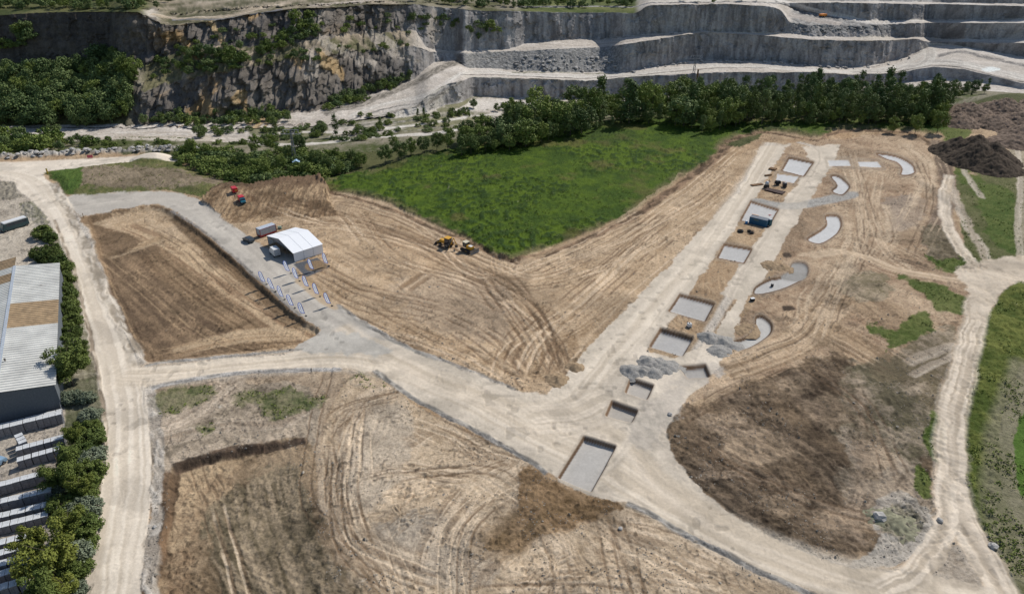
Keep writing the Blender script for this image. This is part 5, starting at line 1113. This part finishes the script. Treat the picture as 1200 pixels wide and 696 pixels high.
# small red lorry with teal cab and its red trailer
tr = empty('small_lorry', atn(284.5, 240.5), heading((280, 234), (288, 243))); tag(tr, 'small lorry with a bright red box and teal cab on the cut bank', 'lorry')
MB().box((-.7, 0, 1.45), (2.6, 1.9, 1.6), bev=.08).build('cargo_box', RED, tr); MB().prism([(.7,.5),(2.3,.5),(2.35,1.1),(1.75,1.3),(1.35,1.95),(.7,1.95)], -.88, .88, .06).build('cab', TEAL, tr)
MB().box((1.62, 0, 1.62), (.05, 1.5, .6), ry=-math.radians(32)).build('windscreen', GLS, tr); MB().box((0.1, 0, .5), (4.2, .8, .2)).build('chassis', TYR, tr)
for sx in (1.55, -1.2):
    for s in (-.85, .85): wheel(sx, s, .38, .25, tr)
for s in (-.6, .6): MB().box((2.36, s, .85), (.06, .25, .18)).build('headlight', LGT, tr)
t2 = empty('box_trailer', atn(276.5, 233), heading((273, 228), (281, 236))); tag(t2, 'bright red box trailer standing behind the small lorry', 'trailer')
MB().box((0, 0, 1.35), (2.9, 1.8, 1.5), bev=.08).build('cargo_box', RED, t2); MB().box((1.9, 0, .5), (1.1, .1, .1)).build('drawbar', CHR, t2); MB().box((1.46, .2, 1.3), (.04, .7, .5)).build('hatch', YEL, t2)
for s in (-.85, .85): wheel(0, s, .36, .22, t2)
# grey sales trailer
st = empty('sales_trailer', atn(313, 275), heading((300, 277.5), (325, 269))); tag(st, 'grey sided trailer with a dark red frame beside the tent', 'trailer')
MB().box((0, 0, 1.75), (5.8, 2.3, 2.3), bev=.05).build('body', SIL, st); MB().box((0, 0, .62), (6.0, 2.4, .55), bev=.03).build('skirt', DRED, st)
for s in (-1, 1):
    for x in (-2.9, 2.9): MB().box((x, s*1.15, 1.75), (.16, .16, 2.4)).build('corner_post', DRED, st)
    MB().box((0, s*1.16, 2.9), (5.9, .14, .14)).build('top_rail', DRED, st)
MB().box((0, 0, 2.99), (5.9, 2.35, .08), bev=.02).build('roof', mat('trailer_roof', (.48, .52, .58), .5), st)
for s in (-1.05, 1.05): wheel(.4, s, .36, .22, st); wheel(-.5, s, .36, .22, st)
MB().box((-3.5, 0, .5), (1.2, .12, .12)).build('drawbar', CHR, st)
gen = empty('generator', atn(328, 268), 0); tag(gen, 'small pale green generator at the far end of the grey trailer', 'generator')
MB().box((0, 0, .55), (1.1, .7, .8), bev=.06).build('housing', mat('pale_green', (.28, .40, .33), .6), gen); MB().cyl((.75, 0, .9), (1.0, 0, 1.15), .12).build('exhaust', TYR, gen); MB().box((0, 0, .1), (1.2, .8, .12)).build('skid', TYR, gen)
# ------------------------------------------------------------------ tent
TM = mat('white_canvas', (.86, .87, .88), .6, var=.04); SEAM = mat('tent_seam', (.45, .47, .52), .7); TF = mat('tent_dark_inside', (.06, .06, .06), .9)
c0 = Vector((*w0((345.5, 307.5)), 0)); c1 = Vector((*w0((379, 296.5)), 0)); ex = (c1-c0); TL = ex.length; hd = math.atan2(ex.y, ex.x); c2 = Vector((*w0((318.5, 285.5)), 0)); TW = abs((c2-c0).cross(ex.normalized()).z)
te = empty('party_tent', c0, hd); tag(te, 'white gabled party tent pitched beside the gravel apron', 'tent')
TE, TR = 3.0, 4.9
# local x along side wall, y across; ridge runs along x
MB().prism([(0, .05), (TL, .05), (TL, TE), (0, TE)], 0, .06).build('side_wall', TM, te); MB().prism([(0, .05), (TL, .05), (TL, TE), (0, TE)], TW-.06, TW).build('side_wall', TM, te)
bm = MB()
for (y0_, z0_, y1_, z1_) in ((-.12, TE-.04, TW/2, TR), (TW+.12, TE-.04, TW/2, TR)):
    n = 8
    for i in range(n):
        xa, xb = -.15+(TL+.3)*i/n, -.15+(TL+.3)*(i+1)/n; f = [bm.bm.verts.new(v) for v in ((xa, y0_, z0_), (xb, y0_, z0_), (xb, y1_, z1_), (xa, y1_, z1_))]; bm.bm.faces.new(f)
bmesh.ops.remove_doubles(bm.bm, verts=bm.bm.verts[:], dist=.001); g = bmesh.ops.extrude_face_region(bm.bm, geom=bm.bm.faces[:]); bmesh.ops.translate(bm.bm, vec=(0, 0, .06), verts=[v for v in g['geom'] if isinstance(v, bmesh.types.BMVert)]); bmesh.ops.recalc_face_normals(bm.bm, faces=bm.bm.faces[:]); bm.build('roof', TM, te)
bm = MB(); f = [bm.bm.verts.new(v) for v in ((TL-.02, .06, .05), (TL-.02, TW-.06, .05), (TL-.02, TW-.06, TE), (TL-.02, TW/2, TR-.06), (TL-.02, .06, TE))]; bm.bm.faces.new(f); bm.build('rear_gable', TM, te)
bm = MB(); f = [bm.bm.verts.new(v) for v in ((.08, .06, TE-.1), (.08, TW/2, TR-.1), (.08, TW-.06, TE-.1))]; bm.bm.faces.new(f); bm.build('front_gable', mat('gable_film', (.20, .22, .25), .4), te)
for s_, (ya, yb) in ((0, (-.1, TW/2)), (1, (TW/2, TW+.1))):
    for k in range(1, 3):
        xx = TL*k/3; za, zb = (TE+.03, TR+.07) if s_ == 0 else (TR+.07, TE+.03); MB().cyl((xx, ya, za), (xx, yb, zb), .035, None, 6).build('roof_seam', SEAM, te)
for k in range(1, 3): MB().cyl((TL*k/3, -.02, .05), (TL*k/3, -.02, TE), .04, None, 6).build('wall_seam', SEAM, te)
for y in (.08, TW*.25, TW*.5, TW*.75, TW-.08): MB().cyl((0, y, 0), (0, y, TE if abs(y-TW/2) > .5 else TR-.1), .06, None, 8).build('pole', CHR, te)
MB().box((0, TW/2, TE), (.1, TW-.1, .12)).build('cross_beam', CHR, te)
for i in range(3): MB().box((1.5+i*2.2, TW*.5, .75), (1.6, .8, .05)).build('table_top', mat('table_wood', (.25, .15, .09), .7), te)
# box van before the tent
bv = empty('box_van', atn(323, 299.5), heading((317, 289), (330, 301))); tag(bv, 'white box van backed up to the open front of the tent', 'van')
MB().box((.35, 0, 1.75), (3.1, 2.0, 2.1), bev=.05).build('cargo_box', WHT, bv); MB().prism([(-2.7,.45),(-1.25,.45),(-1.25,2.0),(-1.9,2.0),(-2.4,1.35),(-2.7,1.2)], -.92, .92, .05).build('cab', WHT, bv)
MB().box((-2.2, 0, 1.65), (.05, 1.5, .7), ry=math.radians(35)).build('windscreen', GLS, bv); MB().box((1.91, 0, 1.7), (.03, 1.7, 1.8)).build('rear_door', SIL, bv)
for sx in (-1.9, 1.1):
    for s in (-.85, .85): wheel(sx, s, .36, .24, bv)
# people as smooth skinned figures
def person(p, hd, label, top, legs, lean=0.0, arms=.25, h=1.75):
    r = empty('person', p, hd); tag(r, label, 'person')
    s = h/1.75
    V = [(0,0,.95),(0,0,1.2),(lean*.15,0,1.42),(lean*.22,0,1.53),(lean*.25,0,1.62)]; E = [(0,1),(1,2),(2,3),(3,4)]; R_ = [.15,.14,.15,.06,.10]
    for sg in (-1, 1):
        i = len(V); V += [(0,.09*sg,.9),(.04,.11*sg,.5),(0,.11*sg,.08),(.13,.12*sg,.04)]; E += [(0,i),(i,i+1),(i+1,i+2),(i+2,i+3)]; R_ += [.11,.075,.05,.045]
        i = len(V); V += [(lean*.15,.2*sg,1.40),(.02,.26*sg,1.13),(arms,.24*sg,.93),(arms+.08,.23*sg,.88)]; E += [(2,i),(i,i+1),(i+1,i+2),(i+2,i+3)]; R_ += [.07,.05,.038,.035]
    me = bpy.data.meshes.new('body'); me.from_pydata([Vector(v)*s for v in V], E, []); o = bpy.data.objects.new('body', me); COL.objects.link(o); o.parent = r
    m = o.modifiers.new('skin', 'SKIN'); 
    for i, q in enumerate(R_): me.skin_vertices[0].data[i].radius = (q*s, q*s)
    me.skin_vertices[0].data[0].use_root = True
    o.modifiers.new('sub', 'SUBSURF').levels = 1
    o.modifiers['sub'].render_levels = 1; me.materials.append(SKIN)
    MB().cyl((0, 0, .92*s), (lean*.12, 0, 1.44*s), .17*s, .19*s, 10).build('jacket', top, r, True)
    for sg in (-1, 1): MB().cyl((0, .1*sg*s, .1*s), (.02, .09*sg*s, .95*s), .075*s, .11*s, 8).build('trousers', legs, r, True)
    MB().ball((lean*.25, 0, 1.68*s), .115*s, 1, .95, .9, 10).build('hair', HAIR, r, True)
    return r
SKIN = mat('skin', (.40, .24, .17), .6); HAIR = mat('dark_hair', (.03, .02, .015), .8); CLD = mat('dark_cloth', (.03, .035, .045), .9); CLB = mat('blue_cloth', (.05, .10, .2), .9); CLW = mat('pale_cloth', (.5, .5, .48), .9)
person(atn(314.8, 281), 2.0, 'person in dark clothes standing between trailer and tent', CLD, CLD)
person(atn(900.5, 216), .5, 'person in pale top working left of the dark formwork panels', CLW, CLD, .6)
person(atn(907.5, 217.5), 2.5, 'person in dark clothes at the upper edge of the formwork panels', CLD, CLD, .5)
person(atn(917, 218), 2.5, 'person in blue jacket right of the formwork panels', CLB, CLD, .3)
# feather flags
FB = mat('flag_blue', (.02, .10, .55), .6, var=.1); FW = mat('flag_white', (.80, .84, .90), .6, var=.08); LTM = mat('flag_print', (.05, .10, .34), .6)
def thin(m, k=.5):
    t = m.node_tree; N = t.nodes; p = N['Principled BSDF']; tr_ = N.new('ShaderNodeBsdfTranslucent'); mx_ = N.new('ShaderNodeMixShader'); mx_.inputs[0].default_value = k
    src = p.inputs['Base Color'].links[0].from_socket; t.links.new(src, tr_.inputs['Color']); t.links.new(p.outputs[0], mx_.inputs[1]); t.links.new(tr_.outputs[0], mx_.inputs[2]); t.links.new(mx_.outputs[0], N['Material Output'].inputs['Surface'])
thin(FB); thin(FW); thin(LTM)
def flag():
    r = empty('feather_flag', (0, 0, 0)); bm = MB()
    pts = [Vector((0, 0, 0)), Vector((0, 0, 2.5)), Vector((-.02, 0, 3.8)), Vector((-.15, 0, 4.25)), Vector((-.42, 0, 4.4))]
    for i in range(4): bm.cyl(pts[i], pts[i+1], .03-.005*i, None, 6)
    bm.build('pole', CHR, r)
    MB().cyl((0, 0, 0), (0, 0, .08), .3, .25, 12).build('base', TYR, r)
    out = [(0, .85), (-.50, .98), (-.86, 1.3), (-.92, 2.2), (-.90, 3.4), (-.78, 4.0), (-.45, 4.4), (-.16, 4.28), (-.02, 3.9), (0, 2.4)]
    inn = [(-.13, 1.05), (-.48, 1.14), (-.75, 1.42), (-.81, 2.2), (-.79, 3.4), (-.67, 3.9), (-.44, 4.24), (-.24, 4.14), (-.14, 3.85), (-.13, 2.4)]
    def cl_(x, z): return (x, .05*math.sin(z*2.3+x*3), z)
    bm = MB(); f = [bm.bm.verts.new(cl_(x, z)) for x, z in inn]; bm.bm.faces.new(f); sl = bm.build('sail', FW, r)
    bm = MB(); A_ = [bm.bm.verts.new(cl_(x, z)) for x, z in out]; B_ = [bm.bm.verts.new(cl_(x, z)) for x, z in inn]
    for i in range(10): bm.bm.faces.new((A_[i], A_[(i+1) % 10], B_[(i+1) % 10], B_[i]))
    bm.build('border', FB, sl)
    for s in (-1, 1):
        bm = MB()
        for i in range(8):
            z = 1.5+i*.3; x = -.46+.05*math.sin(i*1.7); y = .05*math.sin(z*2.3+x*3)+s*.02; q = .10+.04*math.sin(i*2.9)
            f = [bm.bm.verts.new(v) for v in ((x-q, y, z-.05), (x+q, y, z-.02), (x+q*.8, y, z+.10), (x-q*.6, y, z+.07))]; bm.bm.faces.new(f)
        bm.build('lettering', LTM, sl)
    return r
FS = [((312.5,333.5),'first feather flag of the left row, nearest the tent'), ((323,341.5),'second feather flag of the left row from the tent'), ((333.5,351),'third feather flag of the left row from the tent'), ((345.5,361),'fourth feather flag of the left row from the tent'), ((358.5,370.5),'last feather flag of the left row, nearest the road fork'),
      ((341,320.5),'first feather flag of the right row, just below the tent corner'), ((351,329.5),'second feather flag of the right row from the tent'), ((363,338.5),'third feather flag of the right row from the tent'), ((375,347.5),'fourth feather flag of the right row from the tent'), ((389,358.5),'last feather flag of the right row, nearest the road fork'),
      ((369,318.5),'feather flag standing on the dark ground sheet by the tent'), ((385.5,312),'feather flag on the sand beyond the ground sheet')]
f0 = flag()
for i, (p, l) in enumerate(FS):
    f_ = f0 if i == 0 else copy_tree(f0); f_.location = atn(*p); f_.rotation_euler = (math.radians(3), math.radians(-11+rnd.uniform(-2, 2)), rnd.uniform(-.25, .15)); f_.scale = (1.2, 1.2, 1.02)
    tag(f_, 'blue and white ' + l, 'flag', 'feather flags lining the gravel drive')
# ------------------------------------------------------------------ yellow machines
bh = empty('backhoe_loader', atn(523, 288.5), heading((512, 284), (533, 291))); bh.scale = (1.18,)*3; tag(bh, 'yellow backhoe loader with a bright canopy at the meadow edge', 'excavator')
BLKM = mat('machine_black', (.03, .03, .032), .7)
MB().box((-.7, 0, 1.25), (2.6, 1.1, .9), bev=.08).build('engine_hood', YEL, bh); MB().box((.7, 0, 1.0), (1.6, 1.5, .8), bev=.05).build('frame', BLKM, bh)
cb = MB().box((.7, 0, 1.95), (1.5, 1.45, 1.3), bev=.04).build('cab', GLS, bh); MB().box((.7, 0, 2.68), (1.8, 1.7, .14), bev=.05).build('roof', YEL, cb)
for s in (-.85, .85): wheel(-1.4, s, .5, .35, bh); wheel(1.0, s, .75, .45, bh)
MB().prism([(-3.5,.1),(-2.7,.1),(-2.6,1.0),(-2.9,.9),(-3.1,.5)], -1.15, 1.15).build('loader_bucket', BLKM, bh)
for s in (-.7, .7): MB().cyl((-2.75, s, .6), (-.6, s, 1.6), .09, None, 8).build('loader_arm', YEL, bh)
MB().cyl((1.7, 0, 1.0), (2.7, 0, 3.1), .16, .13, 8).build('boom', YEL, bh); MB().cyl((2.7, 0, 3.1), (3.6, .1, 1.3), .13, .10, 8).build('dipper_arm', YEL, bh); MB().prism([(3.3,.6),(3.9,.7),(3.8,1.3),(3.4,1.4)], -.3, .3).build('digging_bucket', BLKM, bh)
for s in (-1.1, 1.1): MB().cyl((1.8, s*.5, .9), (1.9, s*1.2, .1), .07, None, 6).build('stabiliser', YEL, bh)
bd = empty('bulldozer', atn(548.5, 294), heading((541, 289), (557, 296))); bd.scale = (1.2,)*3; tag(bd, 'small yellow crawler machine with a pale cab roof, right of the backhoe', 'bulldozer')
for s in (-.95, .95):
    t = MB().prism([(-1.9,.35),(-1.6,.05),(1.6,.05),(1.9,.4),(1.6,.85),(-1.5,.85)], s-.27, s+.27, .06).build('track', BLKM, bd)
MB().box((.8, 0, 1.3), (1.9, 1.2, .85), bev=.08).build('engine_hood', YEL, bd); MB().box((1.0, 0, 1.76), (1.2, .9, .06), bev=.02).build('hood_panel', WHT, bd)
cb = MB().box((-.7, 0, 1.75), (1.3, 1.35, 1.3), bev=.05).build('cab', GLS, bd); MB().box((-.7, 0, 2.45), (1.5, 1.55, .12), bev=.04).build('roof', mat('cream_roof', (.65, .58, .42), .5), cb)
MB().prism([(2.45,.1),(2.65,.15),(2.5,.7),(2.65,1.25),(2.45,1.2),(2.35,.7)], -1.5, 1.5).build('blade', CHR, bd)
for s in (-.9, .9): MB().cyl((2.4, s, .5), (.2, s*1.35, .45), .09, None, 6).build('blade_arm', YEL, bd)
MB().cyl((.5, .3, 1.7), (.5, .3, 2.4), .06, None, 6).build('exhaust', BLKM, bd)
# ------------------------------------------------------------------ container, toilet and building site things
cn = empty('container', atn(889, 262.5), heading((875, 259.5), (898, 265))); tag(cn, 'dark blue site container beside a pale foundation pad', 'container')
bm = MB(); bm.box((0, 0, 1.4), (5.9, 2.35, 2.4))
for i in range(24):
    for s in (-1, 1): bm.box((-2.8+i*.243, s*1.19, 1.4), (.12, .05, 2.2))
bm.build('body', BLU, cn); MB().box((0, 0, 2.63), (6.0, 2.4, .08), bev=.02).build('roof', mat('container_roof', (.13, .15, .18), .7), cn); MB().box((-2.0, 1.35, 2.72), (2.4, .5, .1)).build('orange_strip', mat('pale_orange', (.62, .40, .26), .7), cn)
for s in (-1, 1):
    for x in (-2.92, 2.92): MB().box((x, s*1.17, 1.4), (.12, .12, 2.5)).build('corner_post', BLU, cn)
MB().box((-.6, -1.225, 2.0), (1.5, .012, .14)).build('lettering', mat('dull_yellow', (.30, .26, .05), .8), cn); MB().box((2.97, .3, 1.4), (.03, 1.0, 2.1)).build('door', BLU, cn)
tl = empty('portable_toilet', atn(901.5, 264), .3); tag(tl, 'dark teal portable toilet at the right end of the container', 'portable toilet')
MB().box((0, 0, 1.15), (1.1, 1.1, 2.1), bev=.05).build('cabin', mat('toilet_teal', (.02, .08, .11), .6), tl); MB().prism([(-.6, 2.2), (.6, 2.2), (.4, 2.38), (-.4, 2.38)], -.6, .6).build('roof', mat('toilet_roof', (.45, .48, .5), .6), tl); MB().box((0, -.56, 1.1), (.75, .03, 1.8)).build('door', mat('toilet_door', (.03, .11, .14), .6), tl)
wt = empty('water_barrel', atn(874.5, 262), 0); tag(wt, 'small bright blue barrel at the left end of the container', 'barrel')
MB().cyl((0, 0, 0), (0, 0, .95), .42, .42, 14).build('drum', mat('barrel_blue', (.03, .22, .5), .5), wt); MB().cyl((0, 0, .95), (0, 0, 1.0), .36, .34, 14).build('lid', WHT, wt)
RBX = empty('safety_cross', atn(902.3, 251), .4); tag(RBX, 'small red and white crossed marker lying on the pad behind the container', 'marker')
MB().box((0, 0, .12), (1.1, .14, .1), rz=.8).build('bar', RED, RBX); MB().box((0, 0, .24), (1.1, .14, .1), rz=-.8).build('bar', RED, RBX)
FWM = mat('dark_formwork', (.055, .028, .02), .8, var=.3)
def panel(p, rz, label, m=FWM, d=(3.4, 2.8), h=.5, name='formwork_panel', cat='formwork'):
    r = empty(name, atn(*p), rz); tag(r, label, cat); bm = MB()
    for i in range(3): bm.box((0, 0, .08+i*h/3), (d[0], d[1], h/3-.03))
    bm.build('boards', m, r); bm = MB()
    for i in range(4): bm.box((-d[0]*.4+i*d[0]*.27, 0, h+.04), (.1, d[1], .1))
    bm.build('battens', m, r); return r
rz = heading((880, 240), (912, 248))
panel((902.5,223.5), rz, 'dark brown formwork panel stack, the left of two side by side'); panel((913,226), rz, 'dark brown formwork panel stack, the right of two side by side', d=(3.6, 3.2))
TB = mat('rusty_brown_timber', (.19, .105, .045), .85, var=.3)
panel((905.5,199), rz, 'brown timber stack farthest from the container', TB, (2.8, 2.2), .5, 'timber_stack', 'timber stack'); panel((900,206), rz+1.1, 'narrow brown timber stack between the farther stack and the mixer', TB, (3.0, .9), .4, 'timber_stack', 'timber stack'); panel((887,217), rz+1.05, 'brown sheet stack on the edge of the gravel lane', TB, (5.0, 1.6), .25, 'timber_stack', 'timber stack')
mx = empty('concrete_mixer', atn(898, 220), .6); tag(mx, 'dark machine with a pale drum left of the formwork panels', 'mixer')
MB().ball((0, 0, 1.9), .75, 1, 1, 1, 14).build('drum', mat('pale_drum', (.5, .53, .56), .5), mx, True); MB().box((0, 0, .8), (1.7, 1.3, .9), bev=.06).build('body', BLKM, mx)
for s in (-.6, .6): wheel(-.5, s, .4, .2, mx); wheel(.6, s, .3, .2, mx)
for i, (p, l) in enumerate((((911, 217), 'black compressor between the workers at the formwork'), ((919.5, 219.5), 'upright black machine at the right edge of the formwork'))):
    k = empty('compressor', atn(*p), .3+i); tag(k, l, 'compressor'); MB().prism([(-1, .4), (1, .4), (1, 1.3), (.6, 1.7), (-.8, 1.7), (-1, 1.3)], -.6, .6, .06).build('body', BLKM, k); MB().box((.2, 0, 1.76), (.5, .5, .1)).build('panel', SIL, k)
    for s in (-.6, .6): wheel(0, s, .35, .18, k)
for i, (p, l) in enumerate((((867.5,272), 'larger black tyre on the bare plot below the container'), ((878,271), 'middle black tyre on the bare plot below the container'), ((881,273.5), 'small black tyre on the bare plot below the container'))):
    tr_ = empty('old_tyre', atn(*p), 0); tag(tr_, l, 'tyre'); bpy_t = MB()
    R0, r0 = (.75, .3) if i == 0 else (.5, .2)
    for a in range(16):
        a0, a1 = a*math.tau/16, (a+1)*math.tau/16; bpy_t.cyl((R0*math.cos(a0), R0*math.sin(a0), r0), (R0*math.cos(a1), R0*math.sin(a1), r0), r0, None, 8)
    bpy_t.build('tread', TYR, tr_, True)
wb = empty('white_tank', atn(807.5, 383.5), .2); tag(wb, 'small white water tank on the earth between two pad pits', 'tank')
MB().box((0, 0, .65), (1.1, 1.0, .9), bev=.12).build('tank', WHT, wb); MB().cyl((0, 0, 1.1), (0, 0, 1.2), .18).build('lid', TYR, wb); MB().box((0, 0, .1), (1.2, 1.1, .14)).build('pallet', CHR, wb)
bx_ = empty('crate', atn(881.5, 352.5), .3); tag(bx_, 'white topped box on the tan bank above the curved pit', 'box'); MB().box((0, 0, .4), (1.1, .8, .8), bev=.03).build('box', BLKM, bx_); MB().box((0, 0, .83), (1.15, .85, .06)).build('lid', WHT, bx_)
bk = empty('black_barrel', atn(905, 334), 0); tag(bk, 'black barrel standing in the curved gravel pit', 'barrel'); bk.location.z += 0; MB().cyl((0, 0, 0), (0, 0, .9), .4, .4, 12).build('drum', BLKM, bk); MB().cyl((0, 0, .9), (0, 0, .94), .33).build('lid', CHR, bk)
# stakes, posts and small things
def stake(p, h, m, label, name='stake', cat='stake', r=.07):
    o = empty(name, atn(*p), 0); tag(o, label, cat); MB().box((0, 0, h/2), (r*2, r*2, h)).build('post', m, o); MB().cyl((0, 0, h), (0, 0, h+.15), r*1.3, .01, 4).build('tip', m, o); return o
stake((98, 255), 1.6, TB, 'brown wooden stake at the corner of the brown field'); stake((365, 436), 1.0, CHR, 'thin grey survey stake below the pale road')
yb = empty('marker_post', atn(56, 204), 0); tag(yb, 'yellow marker post at the junction of the white roads', 'post'); MB().cyl((0, 0, 0), (0, 0, 1.9), .28, .28, 12).build('post', mat('post_yellow', (.45, .30, .03), .6), yb); MB().cyl((0, 0, 1.9), (0, 0, 2.1), .40, .3, 12).build('cap', mat('post_cap', (.25, .2, .05), .6), yb)
rc = empty('red_sign', atn(106, 186), .2); tag(rc, 'small red board leaning on the stony berm of the white road', 'sign'); MB().box((0, 0, 1.0), (2.2, .1, 1.2), rx=-.3, bev=.02).build('board', mat('faded_red', (.55, .10, .12), .6), rc); MB().box((-.7, .2, .5), (.1, .1, 1.0)).build('leg', CHR, rc); MB().box((.7, .2, .5), (.1, .1, 1.0)).build('leg', CHR, rc)
yc = van('small_car', Vector((*w0((-1, 545)), 0)), 1.2, 3.0, 1.5, 1.4, paint_('pale_blue_paint', (.25, .38, .5)), None, 'small pale blue car with a red tail at the left edge of the yard', 'car')
# ------------------------------------------------------------------ masts and far machine
GST = mat('galvanised', (.25, .26, .28), .5, .5)
def pylon(p, h, label):
    r = empty('power_pylon', p, 0); tag(r, label, 'pylon'); bm = MB(); w_ = h*.055
    for sx in (-1, 1):
        for sy in (-1, 1): bm.cyl((sx*w_, sy*w_, -1), (sx*w_*.25, sy*w_*.25, h), .13, .09, 5)
    for i in range(9):
        z0_, z1_ = h*i/9, h*(i+1)/9; a = w_*(1-.75*i/9); b2_ = w_*(1-.75*(i+1)/9); s = 1 if i % 2 else -1
        bm.cyl((s*a, -a, z0_), (-s*b2_, -b2_, z1_), .06, None, 4); bm.cyl((-a, s*a, z0_), (-b2_, -s*b2_, z1_), .06, None, 4); bm.cyl((s*a, a, z0_), (-s*b2_, b2_, z1_), .06, None, 4)
    bm.build('lattice', GST, r)
    for z_, l in ((h*.98, 3.2), (h*.86, 4.0)): MB().box((0, 0, z_), (l*2, .35, .22)).build('cross_arm', GST, r)
    for x in (-3, -1.5, 1.5, 3): MB().cyl((x, 0, h*.98-.1), (x, 0, h*.98-.9), .12, None, 6).build('insulator', mat('insulator_white', (.6, .62, .6), .3), r)
    return r
pylon(at(346, 191), 14, 'grey lattice power pylon rising from the thicket left of the poplar'); pylon(at(812, 95), 17, 'grey lattice pylon in front of the quarry haul road')
sh = empty('site_hut', at(348, 196), .2); tag(sh, 'small pale blue hut half hidden in bushes at the pylon foot', 'hut'); MB().box((0, 0, 1.2), (2.6, 2.2, 2.4), bev=.04).build('walls', mat('hut_grey', (.3, .33, .36), .7), sh); MB().prism([(-1.5, 2.4), (1.5, 2.4), (0, 3.0)], -1.3, 1.3).build('roof', mat('hut_blue_roof', (.38, .55, .70), .5), sh)
mw = empty('lamp_mast', at(817, 92), 0); tag(mw, 'short brown post standing against the low quarry wall', 'post'); MB().box((0, 0, 2.5), (1.0, .6, 6)).build('post', TB, mw); MB().box((0, 0, 5.6), (1.3, .8, .3)).build('cap', TB, mw)
dz = empty('dump_truck', at(964, 20.5), .4); tag(dz, 'tiny orange dump truck on the upper quarry ramp', 'truck'); dz.scale = (.9, .9, .9)
MB().prism([(-3.2,1.6),(1.4,1.2),(2.2,2.9),(1.6,3.0),(-3.4,2.9)], -1.6, 1.6, .1).build('skip', ORG, dz); MB().box((2.6, 0, 1.9), (1.6, 2.4, 1.8), bev=.1).build('cab', ORG, dz); MB().box((0, 0, 1.0), (6.6, 1.6, .5)).build('chassis', BLKM, dz)
for sx in (-1.8, 2.3):
    for s in (-1.3, 1.3): wheel(sx, s, .85, .6, dz)

MB().box((-.35, 0, 2.78), (7.3, 2.36, .34), bev=.08).build('roof_pod', WHT, bus)
# ------------------------------------------------------------------ tufts in the meadow and loose stones, too many to count
def free_spots(n, fn, x0=-150, x1=1350, y0=140, y1=780, seed=3):
    r = np.random.default_rng(seed); out = []
    xs = r.uniform(x0, x1, n); ys = y0 + (y1-y0)*r.random(n)
    ci = np.clip(np.round(xs-XS[0]).astype(int), 0, NC-1); ri = np.empty(n, int)
    for c in np.unique(ci):
        k = np.where(ci == c)[0]; col = -PY[:R2+20, c]; ri[k] = np.clip(np.searchsorted(col, -ys[k]), 0, R2+19)
    ok = fn(CLS[ri, ci], ri, ci, xs, ys); ri, ci = ri[ok], ci[ok]
    return np.stack([WX[ri, ci]+r.uniform(-.2, .2, len(ri)), WY[ri, ci]+r.uniform(-.2, .2, len(ri)), HZ[ri, ci]], 1), r
P_, r_ = free_spots(60000, lambda c, ri, ci, x, y: (c == 2)*(fbm(WX[ri, ci]/5, WY[ri, ci]/5, 3, 4) > .50), seed=5)
P_ = P_[:16000]; n = len(P_); k = 5
cen = np.repeat(P_, k, 0) + r_.normal(0, .22, (n*k, 3))*np.array([1, 1, .3]); cen[:, 2] = np.repeat(P_[:, 2], k) + r_.uniform(.08, .38, n*k)
nr_ = r_.normal(0, 1, (n*k, 3)) + np.array([0, 0, .8]); nr_ /= np.linalg.norm(nr_, axis=1)[:, None]; t1 = np.cross(nr_, r_.normal(0, 1, (n*k, 3))); t1 /= np.linalg.norm(t1, axis=1)[:, None]; t2 = np.cross(nr_, t1); s_ = r_.uniform(.10, .24, (n*k, 1))
me = np_mesh('grass_tufts', np.stack([cen-t1*s_, cen+t2*s_*.7, cen+t1*s_, cen-t2*s_*.7], 1).reshape(-1, 3), np.arange(n*k*4).reshape(-1, 4)); me.materials.append(leafmat('tuft_green', (.075, .11, .02), (.20, .24, .05)))
o = bpy.data.objects.new('grass_tufts', me); COL.objects.link(o); o['kind'] = 'stuff'; o['label'] = 'tufts of taller grass and weeds across the meadow and verges'
P_, r_ = free_spots(60000, lambda c, ri, ci, x, y: (c == 0)*(HZ[ri, ci] > -.5)*(fbm(WX[ri, ci]/6, WY[ri, ci]/6, 8, 4) > .53)*(y > 190), seed=9)
P_ = P_[:14000]; n = len(P_); s_ = r_.uniform(.05, .17, (n, 1, 1))*(1+1.2*(r_.random((n, 1, 1)) > .95)); oc = np.array([[1, 0, 0], [-1, 0, 0], [0, 1, 0], [0, -1, 0], [0, 0, .8], [0, 0, -.8]])
V = (P_[:, None, :] + (oc[None] + r_.normal(0, .25, (n, 6, 3)))*s_).reshape(-1, 3); ft = np.array([[0, 2, 4], [2, 1, 4], [1, 3, 4], [3, 0, 4], [2, 0, 5], [1, 2, 5], [3, 1, 5], [0, 3, 5]]); F_ = (ft[None] + (np.arange(n)*6)[:, None, None]).reshape(-1, 3)
me = np_mesh('loose_stones', V, F_); me.materials.append(mat('stone_grey', (.33, .29, .235), .95, var=.6, scale=.8)); o = bpy.data.objects.new('loose_stones', me); COL.objects.link(o); o['kind'] = 'stuff'; o['label'] = 'loose clods and stones scattered over the bare earth'
